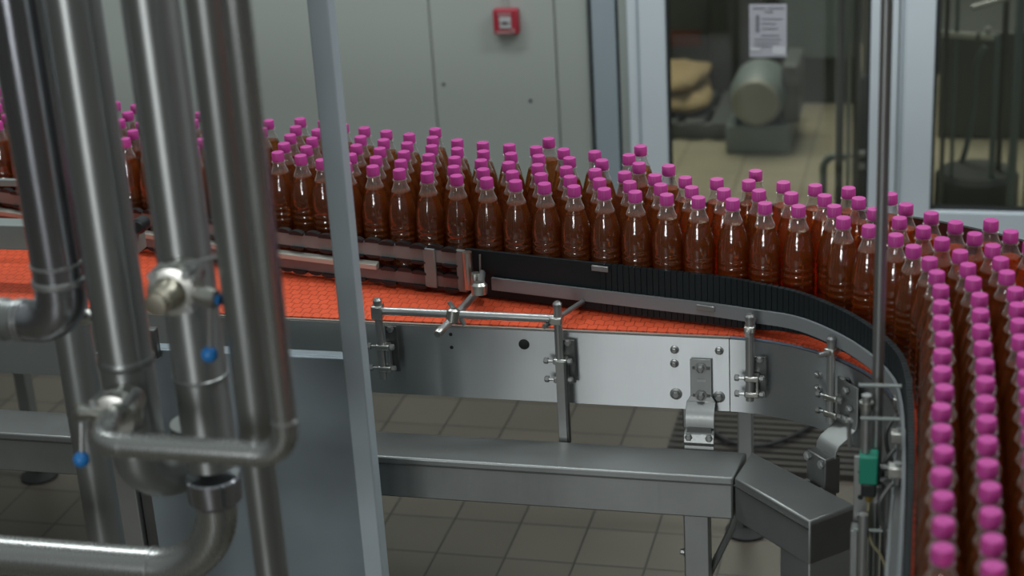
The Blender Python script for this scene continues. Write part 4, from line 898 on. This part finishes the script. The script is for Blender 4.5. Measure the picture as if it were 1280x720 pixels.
MB().lathe([(.0, .008), (.004, .0085)], V((-1.010, 2.14, 1.580)), V((1, -.1, -.1)), 16).build('blue_cap', 'bluep', v1)
MB().cyl((-1.065, 2.16, 1.625), (-1.005, 2.16, 1.642), .0035, 10).build('stay_rod', 'bolt', v1)
MB().cyl((-1.085, 2.17, 1.588), (-1.100, 2.235, 1.586), .03, 28).build('inlet_neck', 'cast', v1)
v2, c2, a2 = valve('lower steel valve at the horizontal pipe end with a blue ball handle', (-1.210, 2.155, 1.376), (.10, -1, .10), (-1.258, 2.115, 1.396), (-1.252, 2.105, 1.322))
MB().cyl((-1.211, 2.165, 1.376), (-1.225, 2.23, 1.372), .030, 28).build('outlet_neck', 'cast', v2)
kn = thing('dark_hand_knob', 'dark knob at the bottom left above the bottom pipe', 'knob', (-1.54, 2.28, 1.06))
MB().lathe([(0, .010), (.006, .020), (.022, .020), (.028, .012)], (-1.552, 2.26, 1.062), (0, -.4, 1), 10).build('knob_body', 'black', kn)
MB().cyl((-1.552, 2.27, 1.04), (-1.552, 2.265, 1.07), .006, 10).build('knob_stem', 'darksteel', kn)

# ------------------------------------------------------------------ bottles
def bottle_profile():
    P = [(0, .004), (0, .024), (.003, .0305), (.010, .0338), (.018, .0344)]
    n = 60
    for i in range(n+1):
        z = .022 + .1305*i/n
        P.append((z, .0333 + .0007*math.cos(2*math.pi*(z-.022)/.0145)*(1 if i < n-3 else .4)))
    U_ = [(.130, .0334), (.138, .0325), (.150, .0305), (.163, .0275), (.176, .0242), (.188, .0210), (.1885, .0214), (.190, .0208), (.199, .0170), (.207, .0142), (.2125, .0130), (.2140, .0165), (.2160, .0165), (.2165, .0130), (.222, .0128)]
    P += [(z+.0325, r) for z, r in U_]
    return P
BZ = 1.0555
bp = bottle_profile()
proto = thing('juice_bottle', '', 'bottle', (0, 0, BZ))
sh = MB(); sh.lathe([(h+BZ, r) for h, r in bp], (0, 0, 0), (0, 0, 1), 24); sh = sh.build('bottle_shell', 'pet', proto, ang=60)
lq_p = [(max(h, .0015), r-.0009) for h, r in bp if h <= .2135] + [(.219, .0205), (.2195, .004)]
lq = MB(); lq.lathe([(h+BZ, r) for h, r in lq_p], (0, 0, 0), (0, 0, 1), 24); lq = lq.build('drink', 'drink', proto, ang=50)
cp_ = MB(); cp_.lathe([(z+.0325+BZ, r) for z, r in ((.2165, .0142), (.2185, .0148), (.2190, .0142), (.2195, .0149), (.2360, .0147), (.2378, .0138), (.2382, .004))], (0, 0, 0), (0, 0, 1), 48, knurl=.03)
cp_ = cp_.build('screw_cap', 'cap', proto, ang=25)
ORD = ['first', 'second', 'third', 'fourth', 'fifth', 'sixth', 'seventh', 'eighth', 'ninth', 'tenth', 'eleventh', 'twelfth', 'thirteenth', 'fourteenth', 'fifteenth', 'sixteenth', 'seventeenth', 'eighteenth', 'nineteenth', 'twentieth', 'twenty-first', 'twenty-second']
kids = [sh, lq, cp_]
first = True
def place(x, y, label, group):
    global first
    if first: r = proto; first = False
    else:
        r = proto.copy(); COL.objects.link(r)
        for ch in kids:
            c = ch.copy(); COL.objects.link(c); c.parent = r
    r.location = (x, y, BZ); r.rotation_euler = (0, 0, random.randrange(4)*math.pi/2)
    r['label'] = label; r['group'] = group; r['category'] = 'bottle'
for (kind, a), pts in BOTTLES.items():
    for k, (x, y) in enumerate(pts):
        if kind == 'R': lab = f'amber bottle, {ORD[k]} row behind the guide rail, {ORD[a-1]} column right of the post'; g = 'amber bottles along the straight belt'
        elif kind == 'L': lab = f'amber bottle, {ORD[k]} row behind the guide rail, {ORD[a-1]} column left of the post'; g = 'amber bottles behind the pipes'
        elif kind == 'A': lab = f'amber bottle, {ORD[k]} up from the photo bottom, {ORD[a-1]} line right of the guide' if a < 4 else f'amber bottle cut by the right photo edge, {ORD[k]} of three going back'; g = 'amber bottles lined up on the right run'
        elif kind == 'E': lab = 'amber bottle in the outer lines just past the right photo edge'; g = 'amber bottles past the right photo edge'
        else: lab = a; g = 'amber bottles standing at the back'
        place(x, y, lab, g)

# ------------------------------------------------------------------ light
def area(name, loc, target, sx, sy, power, col=(1, 1, 1)):
    l = bpy.data.lights.new(name, 'AREA'); l.shape = 'RECTANGLE'; l.size = sx; l.size_y = sy; l.energy = power; l.color = col
    o = bpy.data.objects.new(name, l); COL.objects.link(o); o.location = loc
    o.rotation_euler = (V(target)-V(loc)).to_track_quat('-Z', 'Y').to_euler(); return o
area('window_light', (-1.5, -3.6, 2.55), (-.6, 3.3, 1.1), 1.8, 1.3, 105, (.95, .98, 1))
area('ceiling_lamp', (-.3, 2.4, 4.6), (-.4, 3.2, 1.1), .35, 1.6, 30, (.92, .97, 1))
area('ceiling_lamp', (-2.6, 4.3, 4.6), (-1.8, 4.4, 1), .5, 2.4, 60, (.92, .98, 1))
area('ceiling_lamp', (1.8, 4.3, 4.6), (.2, 4.0, .5), .5, 2.4, 75, (.92, .98, 1))
area('ceiling_lamp', (-1.2, 9.0, 4.0), (-.9, 9.0, 0), 3.0, 2.0, 140, (1, .97, .86))
wd = bpy.data.worlds.new('world'); scene.world = wd; wd.use_nodes = True
t = wd.node_tree; bg = t.nodes['Background']
tc = t.nodes.new('ShaderNodeTexCoord'); sp_ = t.nodes.new('ShaderNodeSeparateXYZ'); t.links.new(tc.outputs['Generated'], sp_.inputs[0])
cr_ = t.nodes.new('ShaderNodeValToRGB'); t.links.new(sp_.outputs['Z'], cr_.inputs[0])
e = cr_.color_ramp.elements; e[0].position = 0.0; e[0].color = (.07, .072, .066, 1); e[1].position = 1; e[1].color = (.40, .44, .44, 1)
x = e.new(.25); x.color = (.19, .205, .20, 1)
t.links.new(cr_.outputs[0], bg.inputs[0]); bg.inputs[1].default_value = .75
scene.view_settings.view_transform = 'Standard'; scene.view_settings.look = 'None'; scene.view_settings.exposure = 0; scene.view_settings.gamma = 1
scene.cycles.max_bounces = 14; scene.cycles.transmission_bounces = 12; scene.cycles.transparent_max_bounces = 24
scene.cycles.glossy_bounces = 5; scene.cycles.diffuse_bounces = 3; scene.cycles.caustics_reflective = False; scene.cycles.caustics_refractive = False
scene.cycles.sample_clamp_indirect = 4; scene.cycles.use_denoising = True
